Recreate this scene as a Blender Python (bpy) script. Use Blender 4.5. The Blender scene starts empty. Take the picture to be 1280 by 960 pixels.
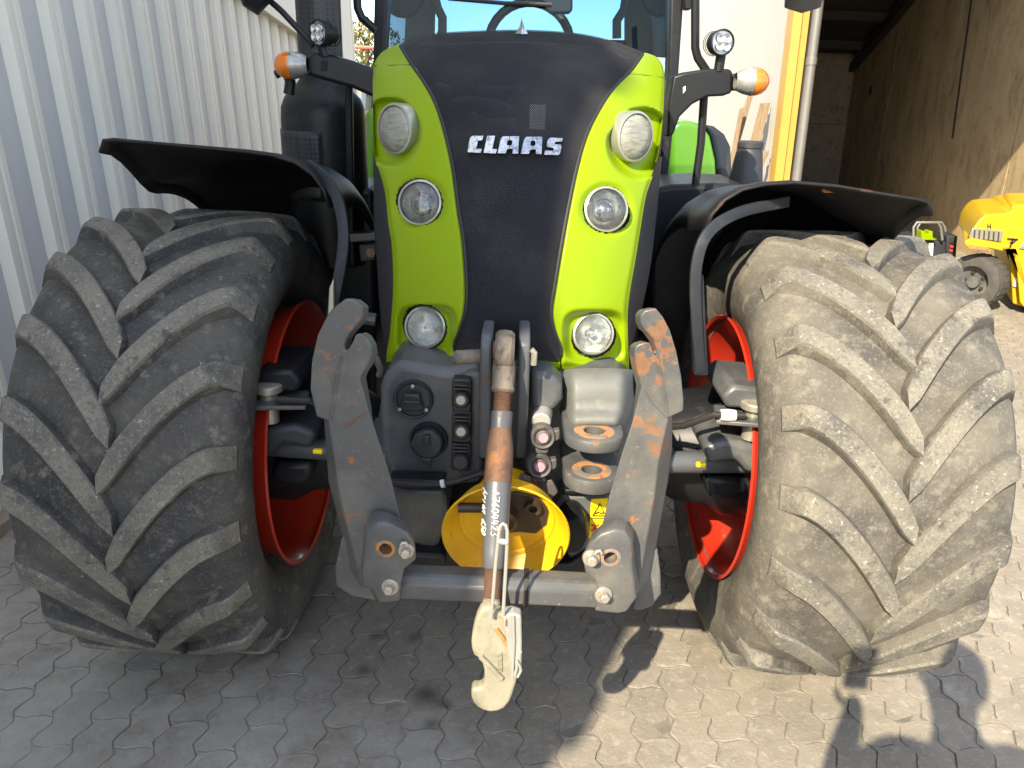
import bpy, bmesh, math, random
from mathutils import Vector, Matrix, noise as mnoise
random.seed(7)
R_ = math.radians
V = Vector
S = bpy.context.scene
COL = S.collection

# ------------------------------------------------------------------ camera
CAM_H, F_PX, TILT, ROLL = 1.82, 961.0, R_(20.9), R_(2.0)
cam_d = bpy.data.cameras.new('camera')
cam = bpy.data.objects.new('camera', cam_d)
COL.objects.link(cam)
cam_d.sensor_width = 36.0
cam_d.lens = 36.0 * F_PX / 1280.0
cam_d.clip_start = 0.05
cam_d.clip_end = 2000
CAM_R = Matrix.Rotation(R_(90) - TILT, 3, 'X') @ Matrix.Rotation(ROLL, 3, 'Z')
cam.location = (0, 0, CAM_H)
cam.rotation_euler = CAM_R.to_euler()
S.camera = cam
CAM_C = V((0, 0, CAM_H))

# ------------------------------------------------------------------ sky, sun, exposure
SUN_DIR = V((0.444, 0.811, -0.678)).normalized()
SUN_EL = math.asin(-SUN_DIR.z)
SUN_ROT = math.atan2(-SUN_DIR.x, -SUN_DIR.y)
world = bpy.data.worlds.new('World')
S.world = world
world.use_nodes = True
wn, wl = world.node_tree.nodes, world.node_tree.links
wn.clear()
w_out = wn.new('ShaderNodeOutputWorld')
w_bg = wn.new('ShaderNodeBackground')
sky = wn.new('ShaderNodeTexSky')
sky.sky_type = 'NISHITA'
sky.sun_disc = False
sky.sun_elevation = SUN_EL
sky.sun_rotation = SUN_ROT
sky.air_density = 1.0
sky.dust_density = 0.6
sky.ozone_density = 2.0
tc = wn.new('ShaderNodeTexCoord')
mp = wn.new('ShaderNodeMapping')
mp.inputs['Scale'].default_value = (1.0, 1.0, 3.2)
mp.inputs['Location'].default_value = (0.0, 3.37, 0.0)
cn = wn.new('ShaderNodeTexNoise')
cn.inputs['Scale'].default_value = 3.4
cn.inputs['Detail'].default_value = 9
cn.inputs['Roughness'].default_value = 0.58
cr = wn.new('ShaderNodeMapRange')
cr.inputs['From Min'].default_value = 0.46
cr.inputs['From Max'].default_value = 0.70
cm = wn.new('ShaderNodeMix')
cm.data_type = 'RGBA'
cm.inputs['B'].default_value = (8.6, 8.0, 7.3, 1)
wl.new(tc.outputs['Generated'], mp.inputs['Vector'])
wl.new(mp.outputs['Vector'], cn.inputs['Vector'])
wl.new(cn.outputs['Fac'], cr.inputs['Value'])
wl.new(cr.outputs['Result'], cm.inputs['Factor'])
wl.new(sky.outputs['Color'], cm.inputs['A'])
wl.new(cm.outputs['Result'], w_bg.inputs['Color'])
w_bg.inputs['Strength'].default_value = 0.15
wl.new(w_bg.outputs['Background'], w_out.inputs['Surface'])
sun_d = bpy.data.lights.new('sun', 'SUN')
sun_d.energy = 4.5
sun_d.angle = R_(0.53)
sun_d.color = (1.0, 0.87, 0.66)
sun = bpy.data.objects.new('sun', sun_d)
COL.objects.link(sun)
sun.location = (-6, -10, 12)
sun.rotation_euler = SUN_DIR.to_track_quat('-Z', 'Y').to_euler()
S.view_settings.view_transform = 'Standard'
S.view_settings.look = 'None'
S.view_settings.exposure = 1.45
S.view_settings.gamma = 1.0
S.view_settings.use_curve_mapping = False
S.render.engine = 'CYCLES'
S.cycles.max_bounces = 8
S.cycles.transparent_max_bounces = 12

# ------------------------------------------------------------------ measuring helpers
def ray(px, py):
    return CAM_R @ V(((px - 640) / F_PX, -(py - 480) / F_PX, -1.0))
def at(px, py, Y):
    d = ray(px, py)
    return CAM_C + d * (Y / d.y)
def atz(px, py, z):
    d = ray(px, py)
    return CAM_C + d * ((z - CAM_H) / d.z)
def lerp(a, b, t):
    return a + (b - a) * t
def table(t, x):
    if x <= t[0][0]:
        return t[0][1]
    for (a, b), (c, d) in zip(t, t[1:]):
        if x <= c:
            return b + (d - b) * (x - a) / (c - a) if c > a else d
    return t[-1][1]
def smooth_table(t, x):
    if x <= t[0][0]:
        return t[0][1]
    if x >= t[-1][0]:
        return t[-1][1]
    for i in range(len(t) - 1):
        if x <= t[i + 1][0]:
            p0 = t[max(i - 1, 0)]; p1 = t[i]; p2 = t[i + 1]; p3 = t[min(i + 2, len(t) - 1)]
            h = p2[0] - p1[0]
            m1 = (p2[1] - p0[1]) / max(p2[0] - p0[0], 1e-6) * h
            m2 = (p3[1] - p1[1]) / max(p3[0] - p1[0], 1e-6) * h
            s = (x - p1[0]) / h
            return ((2*s**3 - 3*s**2 + 1)*p1[1] + (s**3 - 2*s**2 + s)*m1 + (-2*s**3 + 3*s**2)*p2[1] + (s**3 - s**2)*m2)
def sstep(a, b, x):
    t = min(1, max(0, (x - a) / (b - a)))
    return t * t * (3 - 2 * t)

# ------------------------------------------------------------------ materials
def new_mat(name):
    m = bpy.data.materials.new(name)
    m.use_nodes = True
    n, l = m.node_tree.nodes, m.node_tree.links
    n.clear()
    o = n.new('ShaderNodeOutputMaterial')
    return m, n, l, o
def mat(name, col, rough=0.5, metal=0.0, layers=(), bump=None, var=0.12, vscale=5.0, coat=0.0, rvar=0.0, spec=0.5, rnd=0.0, extra=None, stretch=None):
    """painted / metal / stone surface: base colour with broad variation, wear layers (colour, scale, lo, hi[, detail, rough]) and a fine bump"""
    m, n, l, o = new_mat(name)
    b = n.new('ShaderNodeBsdfPrincipled')
    l.new(b.outputs[0], o.inputs[0])
    b.inputs['Metallic'].default_value = metal
    b.inputs['Specular IOR Level'].default_value = spec
    b.inputs['Coat Weight'].default_value = coat
    b.inputs['Coat Roughness'].default_value = 0.08
    g = n.new('ShaderNodeNewGeometry')
    pos = g.outputs['Position']
    if stretch:
        mm = n.new('ShaderNodeMapping')
        mm.inputs['Scale'].default_value = stretch
        l.new(pos, mm.inputs['Vector'])
        pos = mm.outputs['Vector']
    def nz(scale, detail=6.0, rgh=0.62):
        t = n.new('ShaderNodeTexNoise')
        t.inputs['Scale'].default_value = scale
        t.inputs['Detail'].default_value = detail
        t.inputs['Roughness'].default_value = rgh
        l.new(pos, t.inputs['Vector'])
        return t.outputs['Fac']
    hs = n.new('ShaderNodeHueSaturation')
    hs.inputs['Color'].default_value = (*col, 1)
    mr = n.new('ShaderNodeMapRange')
    mr.inputs['From Min'].default_value = 0.25; mr.inputs['From Max'].default_value = 0.75
    mr.inputs['To Min'].default_value = 1 - var; mr.inputs['To Max'].default_value = 1 + var
    l.new(nz(vscale), mr.inputs['Value'])
    val = mr.outputs['Result']
    if rnd:
        oi = n.new('ShaderNodeObjectInfo')
        m2 = n.new('ShaderNodeMapRange')
        m2.inputs['To Min'].default_value = 1 - rnd; m2.inputs['To Max'].default_value = 1 + rnd
        l.new(oi.outputs['Random'], m2.inputs['Value'])
        mu = n.new('ShaderNodeMath'); mu.operation = 'MULTIPLY'
        l.new(val, mu.inputs[0]); l.new(m2.outputs['Result'], mu.inputs[1])
        val = mu.outputs[0]
    l.new(val, hs.inputs['Value'])
    c = hs.outputs['Color']
    r = None
    for L in layers:
        lc, sc, lo, hi = L[:4]
        det = L[4] if len(L) > 4 else 8.0
        f = n.new('ShaderNodeMapRange')
        f.inputs['From Min'].default_value = lo; f.inputs['From Max'].default_value = hi
        if len(L) > 6: f.inputs['To Max'].default_value = L[6]
        l.new(nz(sc, det, 0.68), f.inputs['Value'])
        x = n.new('ShaderNodeMix'); x.data_type = 'RGBA'
        l.new(f.outputs['Result'], x.inputs['Factor'])
        l.new(c, x.inputs['A'])
        x.inputs['B'].default_value = (*lc, 1)
        c = x.outputs['Result']
        if len(L) > 5 and L[5] is not None:
            y = n.new('ShaderNodeMix'); y.data_type = 'FLOAT'
            l.new(f.outputs['Result'], y.inputs['Factor'])
            if r is None: y.inputs['A'].default_value = rough
            else: l.new(r, y.inputs['A'])
            y.inputs['B'].default_value = L[5]
            r = y.outputs['Result']
    if extra:
        c = extra(n, l, c, g.outputs['Position'], nz)
    l.new(c, b.inputs['Base Color'])
    if rvar and r is None:
        q = n.new('ShaderNodeMapRange')
        q.inputs['To Min'].default_value = rough - rvar; q.inputs['To Max'].default_value = rough + rvar
        l.new(nz(vscale * 3), q.inputs['Value'])
        r = q.outputs['Result']
    if r is not None: l.new(r, b.inputs['Roughness'])
    else: b.inputs['Roughness'].default_value = rough
    if bump:
        bp = n.new('ShaderNodeBump')
        bp.inputs['Strength'].default_value = bump[1]
        bp.inputs['Distance'].default_value = bump[2] if len(bump) > 2 else 0.004
        l.new(nz(bump[0], 8.0, 0.7), bp.inputs['Height'])
        l.new(bp.outputs['Normal'], b.inputs['Normal'])
    return m
def glass(name, tint=(0.8, 0.9, 0.87), refl=0.04, rough=0.0):
    m, n, l, o = new_mat(name)
    t = n.new('ShaderNodeBsdfTransparent'); t.inputs[0].default_value = (*tint, 1)
    g = n.new('ShaderNodeBsdfGlossy'); g.inputs['Roughness'].default_value = rough
    f = n.new('ShaderNodeFresnel'); f.inputs['IOR'].default_value = 1.5
    a = n.new('ShaderNodeMath'); a.operation = 'ADD'; a.use_clamp = True
    a.inputs[1].default_value = refl
    mx = n.new('ShaderNodeMixShader')
    l.new(f.outputs[0], a.inputs[0]); l.new(a.outputs[0], mx.inputs[0])
    l.new(t.outputs[0], mx.inputs[1]); l.new(g.outputs[0], mx.inputs[2]); l.new(mx.outputs[0], o.inputs[0])
    return m

DUST = (0.30, 0.26, 0.19)
RUST = (0.26, 0.10, 0.035)
RUST2 = (0.13, 0.045, 0.02)
M = {}
M['green'] = mat('lime_green_paint', (0.205, 0.305, 0.0008), 0.36, spec=0.22, coat=0.06, var=0.035, vscale=3, layers=[((0.26, 0.30, 0.12), 40, 0.70, 0.90, 8, 0.6, 0.4), ((0.22, 0.30, 0.02), 6, 0.55, 0.85, 10, None, 0.30)], bump=(240, 0.02, 0.0008))
M['fender_green'] = mat('fender_green_paint', (0.16, 0.36, 0.02), 0.3, coat=0.4, var=0.05)
M['dark_plastic'] = mat('dark_grey_plastic', (0.028, 0.030, 0.036), 0.55, var=0.15, layers=[((0.12, 0.11, 0.10), 24, 0.60, 0.85, 8, 0.8, 0.55)], bump=(320, 0.15, 0.001))
M['black'] = mat('black_paint', (0.010, 0.011, 0.013), 0.42, spec=0.3, var=0.2, layers=[((0.07, 0.065, 0.06), 14, 0.56, 0.85, 9, 0.7, 0.6)], bump=(150, 0.06, 0.001))
M['black_fender'] = mat('black_fender_plastic', (0.010, 0.010, 0.011), 0.5, spec=0.3, var=0.25, layers=[((0.05, 0.04, 0.032), 7, 0.54, 0.80, 10, 0.75, 0.6), ((0.09, 0.035, 0.02), 13, 0.62, 0.70, 8, 0.8, 0.6)], bump=(130, 0.1, 0.001))
M['void'] = mat('void_black', (0.006, 0.006, 0.007), 0.8)  # plain near-black for inner parts and linings
M['grey'] = mat('grey_cast_paint', (0.070, 0.074, 0.078), 0.40, var=0.15, layers=[((0.19, 0.185, 0.155), 5, 0.48, 0.75, 10, 0.65, 0.6), ((0.22, 0.21, 0.19), 60, 0.66, 0.84, 6, 0.7, 0.4)], bump=(95, 0.16, 0.002))
RUSTY = [((432, 405), 1.40, .060, .47), ((405, 440), 1.40, .05, .53), ((825, 425), 1.40, .075, .46), ((800, 450), 1.40, .045, .47), ((808, 528), 1.40, .045, .46), ((830, 560), 1.40, .05, .54), ((815, 640), 1.40, .04, .53), ((785, 700), 1.33, .06, .55), ((482, 690), 1.33, .045, .52), ((440, 640), 1.40, .05, .55), ((780, 735), 1.33, .05, .54)]
def edge_rust(n, l, c, pos, nz):
    f1, f2 = nz(24, 12), nz(60, 8)
    for (p, Y, r, th) in RUSTY:
        d = n.new('ShaderNodeVectorMath'); d.operation = 'DISTANCE'
        l.new(pos, d.inputs[0]); d.inputs[1].default_value = at(p[0], p[1], Y)
        q = n.new('ShaderNodeMapRange'); q.inputs['From Min'].default_value = r * 1.5; q.inputs['From Max'].default_value = r * .3
        q.inputs['To Min'].default_value = -.25; q.inputs['To Max'].default_value = .0
        l.new(d.outputs['Value'], q.inputs['Value'])
        a = n.new('ShaderNodeMath'); a.operation = 'ADD'; l.new(f1, a.inputs[0]); l.new(q.outputs['Result'], a.inputs[1])
        f = n.new('ShaderNodeMapRange'); f.inputs['From Min'].default_value = th; f.inputs['From Max'].default_value = th + .035
        f.inputs['To Max'].default_value = .75
        l.new(a.outputs[0], f.inputs['Value'])
        rc = n.new('ShaderNodeMix'); rc.data_type = 'RGBA'
        l.new(f2, rc.inputs['Factor']); rc.inputs['A'].default_value = (0.10, 0.035, 0.015, 1); rc.inputs['B'].default_value = (0.30, 0.155, 0.075, 1)
        x = n.new('ShaderNodeMix'); x.data_type = 'RGBA'
        l.new(f.outputs['Result'], x.inputs['Factor']); l.new(c, x.inputs['A']); l.new(rc.outputs['Result'], x.inputs['B'])
        c = x.outputs['Result']
    return c
M['arm'] = mat('worn_grey_steel', (0.072, 0.074, 0.075), 0.38, var=0.15, layers=[((0.20, 0.185, 0.15), 6, 0.46, 0.72, 10, 0.55, 0.5), (RUST, 9, 0.635, 0.66, 11, 0.85), ((0.30, 0.13, 0.05), 24, 0.66, 0.70, 8, 0.9, 0.8), ((0.24, 0.23, 0.21), 90, 0.64, 0.70, 5, 0.6, 0.6)], bump=(45, 0.25, 0.003), extra=edge_rust)
M['arm_rust'] = mat('rusty_grey_steel', (0.10, 0.10, 0.095), 0.40, var=0.2, layers=[((0.26, 0.23, 0.17), 9, 0.45, 0.70, 10, 0.6, 0.7), (RUST2, 11, 0.565, 0.60, 12, 0.85, 0.8), ((0.34, 0.15, 0.055), 20, 0.575, 0.62, 11, 0.9, 0.8)], bump=(60, 0.4, 0.003), stretch=(1, 1, 0.55))
M['rust'] = mat('rusty_steel', (0.11, 0.058, 0.034), 0.75, var=0.4, vscale=18, layers=[((0.20, 0.085, 0.03), 22, 0.48, 0.66), ((0.05, 0.035, 0.028), 26, 0.54, 0.70), ((0.22, 0.17, 0.12), 40, 0.62, 0.78, 8, None, 0.6)], bump=(120, 0.6, 0.002))
M['rust_bright'] = mat('orange_rust', (0.40, 0.18, 0.06), 0.85, var=0.3, vscale=30, layers=[((0.20, 0.08, 0.03), 45, 0.52, 0.66), ((0.42, 0.34, 0.24), 30, 0.60, 0.75)], bump=(140, 0.5, 0.002))
M['crust'] = mat('greasy_dirty_steel', (0.16, 0.13, 0.10), 0.65, var=0.4, vscale=20, layers=[((0.05, 0.04, 0.035), 26, 0.50, 0.64), ((0.30, 0.25, 0.19), 38, 0.60, 0.78)], bump=(90, 0.9, 0.004), stretch=(1, 1, 0.4))
M['dusty_grey'] = mat('dusty_cast_paint', (0.11, 0.115, 0.11), 0.5, var=0.15, layers=[((0.145, 0.15, 0.13), 6, 0.42, 0.64, 10, 0.7, 0.8), ((0.20, 0.195, 0.17), 30, 0.58, 0.70, 8, 0.8, 0.6)], bump=(70, 0.2, 0.002))
M['tube'] = mat('tube_grey_paint', (0.075, 0.08, 0.088), 0.38, var=0.15, layers=[(RUST2, 15, 0.60, 0.68, 10, 0.8), (RUST, 24, 0.66, 0.74, 8, 0.8)], bump=(90, 0.15, 0.002))
M['hook'] = mat('cream_hook_casting', (0.26, 0.24, 0.175), 0.6, var=0.15, vscale=14, layers=[((0.20, 0.185, 0.135), 30, 0.52, 0.68), ((0.16, 0.14, 0.10), 55, 0.60, 0.70, 8, None, 0.7), ((0.26, 0.13, 0.06), 16, 0.62, 0.70)], bump=(150, 0.5, 0.002))
M['latch'] = mat('zinc_latch_plate', (0.34, 0.34, 0.31), 0.45, metal=0.3, var=0.12, vscale=16, layers=[((0.38, 0.22, 0.10), 22, 0.66, 0.76)], bump=(120, 0.25, 0.002))
M['wire'] = mat('zinc_wire', (0.45, 0.43, 0.38), 0.45, metal=0.5, var=0.15, layers=[((0.33, 0.19, 0.09), 30, 0.60, 0.72)])
M['zinc'] = mat('zinc_bolt', (0.40, 0.37, 0.31), 0.42, metal=0.6, var=0.2, vscale=40, layers=[((0.32, 0.20, 0.11), 45, 0.56, 0.72)], bump=(200, 0.2, 0.001))
M['yellow'] = mat('yellow_guard_plastic', (0.66, 0.36, 0.003), 0.42, var=0.06, layers=[((0.05, 0.03, 0.01), 22, 0.635, 0.68, 10, 0.6), ((0.55, 0.30, 0.02), 12, 0.55, 0.75, 8, None, 0.5)], bump=(80, 0.08, 0.002))
M['grease'] = mat('greasy_shaft', (0.035, 0.024, 0.014), 0.4, var=0.4, bump=(60, 0.5, 0.003))
M['rubber'] = mat('tyre_rubber', (0.036, 0.036, 0.037), 0.68, var=0.3, vscale=4,
                  layers=[((0.115, 0.105, 0.085), 4.5, 0.40, 0.66, 10, 0.92, 0.7), ((0.16, 0.145, 0.118), 24, 0.54, 0.68, 12, 0.95, 0.8), ((0.16, 0.15, 0.13), 130, 0.54, 0.66, 6, 0.9, 0.55), ((0.26, 0.24, 0.20), 11, 0.60, 0.68, 14, 0.95, 0.55), ((0.40, 0.37, 0.32), 75, 0.66, 0.70, 5, 0.95, 0.7)], bump=(85, 0.45, 0.004), spec=0.35)
M['rubber_dusty'] = mat('dusty_tyre_rubber', (0.066, 0.062, 0.055), 0.75, var=0.3, vscale=4,
                        layers=[((0.15, 0.138, 0.11), 4.5, 0.38, 0.64, 10, 0.92, 0.8), ((0.19, 0.172, 0.138), 24, 0.52, 0.68, 12, 0.95, 0.8), ((0.26, 0.24, 0.195), 10, 0.60, 0.68, 14, 0.95, 0.55), ((0.20, 0.185, 0.155), 130, 0.54, 0.66, 6, 0.9, 0.6)], bump=(85, 0.45, 0.004), spec=0.3)
M['lug'] = mat('tyre_lug_rubber', (0.105, 0.100, 0.088), 0.8, var=0.25, vscale=7,
               layers=[((0.185, 0.17, 0.135), 7, 0.38, 0.60, 10, 0.95, 0.8), ((0.26, 0.24, 0.195), 110, 0.50, 0.64, 6, 0.95, 0.5), ((0.38, 0.36, 0.30), 70, 0.60, 0.68, 6, 0.95, 0.8), ((0.06, 0.058, 0.055), 130, 0.55, 0.66, 6, 0.9, 0.7), ((0.045, 0.045, 0.045), 18, 0.57, 0.66, 11, 0.7, 0.75)], bump=(110, 0.5, 0.004), spec=0.3)
M['red'] = mat('red_rim_paint', (0.38, 0.022, 0.008), 0.36, var=0.08, coat=0.25, layers=[((0.14, 0.05, 0.03), 11, 0.56, 0.80, 9, 0.7, 0.6)], bump=(60, 0.06, 0.002))
M['alu'] = mat('lamp_reflector', (0.78, 0.78, 0.76), 0.22, metal=1.0, var=0.2, vscale=60, bump=(45, 0.5, 0.006))
M['ring_chrome'] = mat('lamp_chrome_ring', (0.62, 0.62, 0.58), 0.34, metal=0.75, var=0.25, vscale=50, bump=(40, 0.5, 0.006))
M['chrome'] = mat('chrome_letter', (0.52, 0.55, 0.58), 0.16, metal=1.0, var=0.2, vscale=60, layers=[((0.13, 0.14, 0.15), 70, 0.50, 0.62, 8, 0.35, 0.75)], bump=(60, 0.25, 0.004))  # dark patches paint uneven reflections into the chrome
M['bezel'] = mat('lamp_bezel', (0.42, 0.42, 0.35), 0.28, metal=0.65, var=0.1)
M['lens'] = glass('lamp_lens_glass', (0.93, 0.95, 0.93), 0.04)
M['windscreen'] = glass('windscreen_glass', (0.41, 0.57, 0.72), -0.025)
M['proj'] = mat('projector_glass', (0.06, 0.065, 0.07), 0.06, coat=1.0, var=0.3, vscale=60, layers=[((0.30, 0.32, 0.34), 60, 0.55, 0.65, 6)])
M['rusty_ring'] = mat('rust_stained_grey', (0.16, 0.15, 0.13), 0.6, var=0.2, layers=[((0.36, 0.17, 0.06), 22, 0.44, 0.54, 10, 0.9), ((0.15, 0.06, 0.03), 40, 0.56, 0.66, 8, 0.9)], bump=(90, 0.5, 0.002))
M['amber'] = mat('amber_lens', (0.62, 0.16, 0.01), 0.18, coat=0.6, var=0.2, vscale=40)
M['clear'] = mat('clear_indicator_lens', (0.30, 0.30, 0.28), 0.16, metal=0.35, coat=0.6, var=0.25, vscale=50, bump=(70, 0.3, 0.004))
M['led'] = mat('led_lens', (0.36, 0.40, 0.45), 0.12, metal=0.7, coat=0.5, var=0.3, vscale=80, bump=(60, 0.5, 0.005))
M['pale_lens'] = mat('worklamp_lens', (0.27, 0.27, 0.225), 0.3, coat=0.5, var=0.2, vscale=70, layers=[((0.15, 0.15, 0.125), 90, 0.5, 0.62, 4, None, 0.8)], bump=(160, 0.7, 0.004), stretch=(0.35, 0.35, 1.6))
M['white_dot'] = mat('pale_cap_disc', (0.36, 0.35, 0.29), 0.6, var=0.2, vscale=90)
M['pink_dot'] = mat('pink_cap_disc', (0.46, 0.21, 0.24), 0.6, var=0.2, vscale=90)
M['coupler'] = mat('coupler_grey_plastic', (0.07, 0.065, 0.062), 0.6, var=0.2, layers=[(DUST, 30, 0.55, 0.8, 8, None, 0.5)], bump=(160, 0.2, 0.001))
M['coupler_dark'] = mat('coupler_black_plastic', (0.017, 0.018, 0.02), 0.5, var=0.3, bump=(160, 0.2, 0.001))
M['sticker'] = mat('yellow_warning_sticker', (0.86, 0.62, 0.0), 0.5, var=0.05)
M['ink'] = mat('black_print', (0.015, 0.015, 0.015), 0.6)
M['red_ink'] = mat('red_print', (0.55, 0.04, 0.03), 0.6)
M['chalk'] = mat('white_paint_marker', (0.60, 0.60, 0.57), 0.7, var=0.15, vscale=60)
M['strip'] = mat('dark_blue_grey_strip', (0.020, 0.023, 0.029), 0.5, spec=0.3, var=0.15, layers=[((0.10, 0.095, 0.085), 12, 0.55, 0.8, 8, 0.8, 0.6)])
M['seat'] = mat('cab_grey_plastic', (0.10, 0.105, 0.10), 0.7, var=0.1)
M['wall_sheet'] = mat('lit_cream_wall_sheet', (0.80, 0.77, 0.66), 0.5, var=0.05, vscale=1.5, layers=[((0.60, 0.58, 0.51), 3, 0.52, 0.85, 10, None, 0.5)], bump=(14, 0.05, 0.01), stretch=(1, 1, 0.25))  # ribs painted lighter cream for the bounced light they catch
M['wall_valley'] = mat('reflection_grey_wall_sheet', (0.66, 0.66, 0.64), 0.5, var=0.06, vscale=1.5, layers=[((0.34, 0.34, 0.32), 3, 0.52, 0.85, 10, None, 0.5)], bump=(14, 0.05, 0.01), stretch=(1, 1, 0.25))  # same sheet greyed to paint the sky reflection into the valleys
M['trim'] = mat('cream_trim', (0.72, 0.68, 0.56), 0.5, var=0.04)
M['hall_white'] = mat('white_hall_sheet', (0.36, 0.35, 0.32), 0.5, var=0.05, vscale=1.2, layers=[((0.40, 0.385, 0.34), 2.2, 0.55, 0.85, 9, None, 0.4)], stretch=(1, 1, 0.3))
M['hall_yellow'] = mat('yellow_hall_corner', (0.40, 0.245, 0.04), 0.5, var=0.06, layers=[((0.30, 0.19, 0.05), 6, 0.6, 0.85, 9, None, 0.5)])
M['pipe'] = mat('zinc_downpipe', (0.22, 0.22, 0.215), 0.45, metal=0.4, var=0.1)
M['plywood'] = mat('stained_board_wall', (0.42, 0.315, 0.17), 0.85, var=0.25, vscale=1.2, layers=[((0.17, 0.105, 0.05), 4, 0.50, 0.70, 12, None, 0.75), ((0.44, 0.36, 0.24), 9, 0.58, 0.74, 11, None, 0.6), ((0.07, 0.045, 0.03), 22, 0.60, 0.68, 9, None, 0.8)], bump=(25, 0.3, 0.01), stretch=(1, 1, 0.55))
M['dark_ceiling'] = mat('dark_ceiling_board', (0.05, 0.042, 0.036), 0.9, var=0.2)
M['steel_beam'] = mat('dark_roof_beam', (0.03, 0.027, 0.026), 0.7, var=0.2)
M['board'] = mat('grey_brown_board', (0.26, 0.21, 0.155), 0.85, var=0.2, layers=[((0.07, 0.05, 0.035), 8, 0.55, 0.75)])
M['plank'] = mat('weathered_plank', (0.21, 0.15, 0.09), 0.8, var=0.25, vscale=9, layers=[((0.10, 0.07, 0.04), 16, 0.52, 0.72)], stretch=(3, 3, 0.5), bump=(60, 0.3, 0.003))
M['fork_yellow'] = mat('forklift_yellow_paint', (0.52, 0.33, 0.010), 0.42, var=0.08, layers=[((0.40, 0.24, 0.03), 7, 0.50, 0.75, 9, None, 0.6), ((0.20, 0.10, 0.03), 22, 0.64, 0.70, 8, 0.8, 0.8)], bump=(60, 0.05, 0.002))
M['fork_rubber'] = mat('forklift_rubber', (0.05, 0.047, 0.043), 0.85, var=0.2, layers=[((0.13, 0.115, 0.09), 12, 0.48, 0.75, 9, None, 0.6)], bump=(70, 0.3, 0.004))
M['bark'] = mat('tree_bark', (0.10, 0.075, 0.05), 0.9, var=0.3, bump=(30, 0.5, 0.01))
M['leaf'] = mat('autumn_leaf', (0.20, 0.165, 0.035), 0.7, var=0.5, vscale=1.4, layers=[((0.09, 0.115, 0.03), 0.9, 0.46, 0.62), ((0.30, 0.17, 0.03), 1.6, 0.60, 0.72)])
M['railred'] = mat('red_rail_paint', (0.45, 0.10, 0.07), 0.5)
M['skin'] = mat('skin', (0.50, 0.30, 0.22), 0.5)
M['jacket'] = mat('dark_jacket_cloth', (0.03, 0.035, 0.05), 0.9)
M['jeans'] = mat('jeans_cloth', (0.05, 0.07, 0.12), 0.9)
M['hair'] = mat('brown_hair', (0.05, 0.03, 0.02), 0.7)

def grille_mat():
    m, n, l, o = new_mat('perforated_grille')
    b = n.new('ShaderNodeBsdfPrincipled')
    b.inputs['Roughness'].default_value = 0.6
    b.inputs['Specular IOR Level'].default_value = 0.22
    g = n.new('ShaderNodeNewGeometry')
    sx = n.new('ShaderNodeSeparateXYZ'); l.new(g.outputs['Position'], sx.inputs[0])
    def sn(sock, k, ph=0.0):
        a = n.new('ShaderNodeMath'); a.operation = 'MULTIPLY_ADD'; a.inputs[1].default_value = k; a.inputs[2].default_value = ph
        l.new(sock, a.inputs[0])
        s = n.new('ShaderNodeMath'); s.operation = 'SINE'; l.new(a.outputs[0], s.inputs[0])
        return s.outputs[0]
    k = 2 * math.pi / 0.0056
    ml = n.new('ShaderNodeMath'); ml.operation = 'MULTIPLY'
    l.new(sn(sx.outputs['X'], k), ml.inputs[0]); l.new(sn(sx.outputs['Z'], k * 0.9), ml.inputs[1])
    th = n.new('ShaderNodeMapRange'); th.inputs['From Min'].default_value = 0.15; th.inputs['From Max'].default_value = 0.45
    th.inputs['To Max'].default_value = 0.75
    l.new(ml.outputs[0], th.inputs['Value'])
    t = n.new('ShaderNodeTexNoise'); t.inputs['Scale'].default_value = 6; t.inputs['Detail'].default_value = 10
    l.new(g.outputs['Position'], t.inputs['Vector'])
    rp = n.new('ShaderNodeValToRGB')
    rp.color_ramp.elements[0].position = 0.42; rp.color_ramp.elements[0].color = (0.014, 0.015, 0.020, 1)
    rp.color_ramp.elements[1].position = 0.75; rp.color_ramp.elements[1].color = (0.040, 0.038, 0.038, 1)
    l.new(t.outputs['Fac'], rp.inputs[0]); l.new(rp.outputs[0], b.inputs['Base Color'])
    bp = n.new('ShaderNodeBump'); bp.inputs['Strength'].default_value = 0.35; bp.inputs['Distance'].default_value = 0.002
    l.new(ml.outputs[0], bp.inputs['Height']); l.new(bp.outputs['Normal'], b.inputs['Normal'])
    tr = n.new('ShaderNodeBsdfTransparent')
    mx = n.new('ShaderNodeMixShader')
    l.new(th.outputs['Result'], mx.inputs[0]); l.new(b.outputs[0], mx.inputs[1]); l.new(tr.outputs[0], mx.inputs[2])
    l.new(mx.outputs[0], o.inputs[0])
    return m
M['grille'] = grille_mat()
def perf_mat():
    m, n, l, o = new_mat('perforated_black_shield')
    b = n.new('ShaderNodeBsdfPrincipled')
    b.inputs['Roughness'].default_value = 0.45
    v = n.new('ShaderNodeTexVoronoi'); v.inputs['Scale'].default_value = 62
    v.inputs['Randomness'].default_value = 0.05
    g = n.new('ShaderNodeNewGeometry'); l.new(g.outputs['Position'], v.inputs['Vector'])
    rp = n.new('ShaderNodeValToRGB')
    rp.color_ramp.elements[0].position = 0.28; rp.color_ramp.elements[0].color = (0.002, 0.002, 0.002, 1)
    rp.color_ramp.elements[1].position = 0.40; rp.color_ramp.elements[1].color = (0.022, 0.023, 0.026, 1)
    l.new(v.outputs['Distance'], rp.inputs[0]); l.new(rp.outputs[0], b.inputs['Base Color'])
    l.new(b.outputs[0], o.inputs[0])
    return m
M['perf'] = perf_mat()
OIL = [(atz(535, 870, 0), 0.060), (atz(540, 905, 0), 0.030), (atz(560, 880, 0), .03), (atz(470, 795, 0), 0.04), (atz(515, 797, 0), 0.04), (atz(455, 838, 0), 0.04)]
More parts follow.
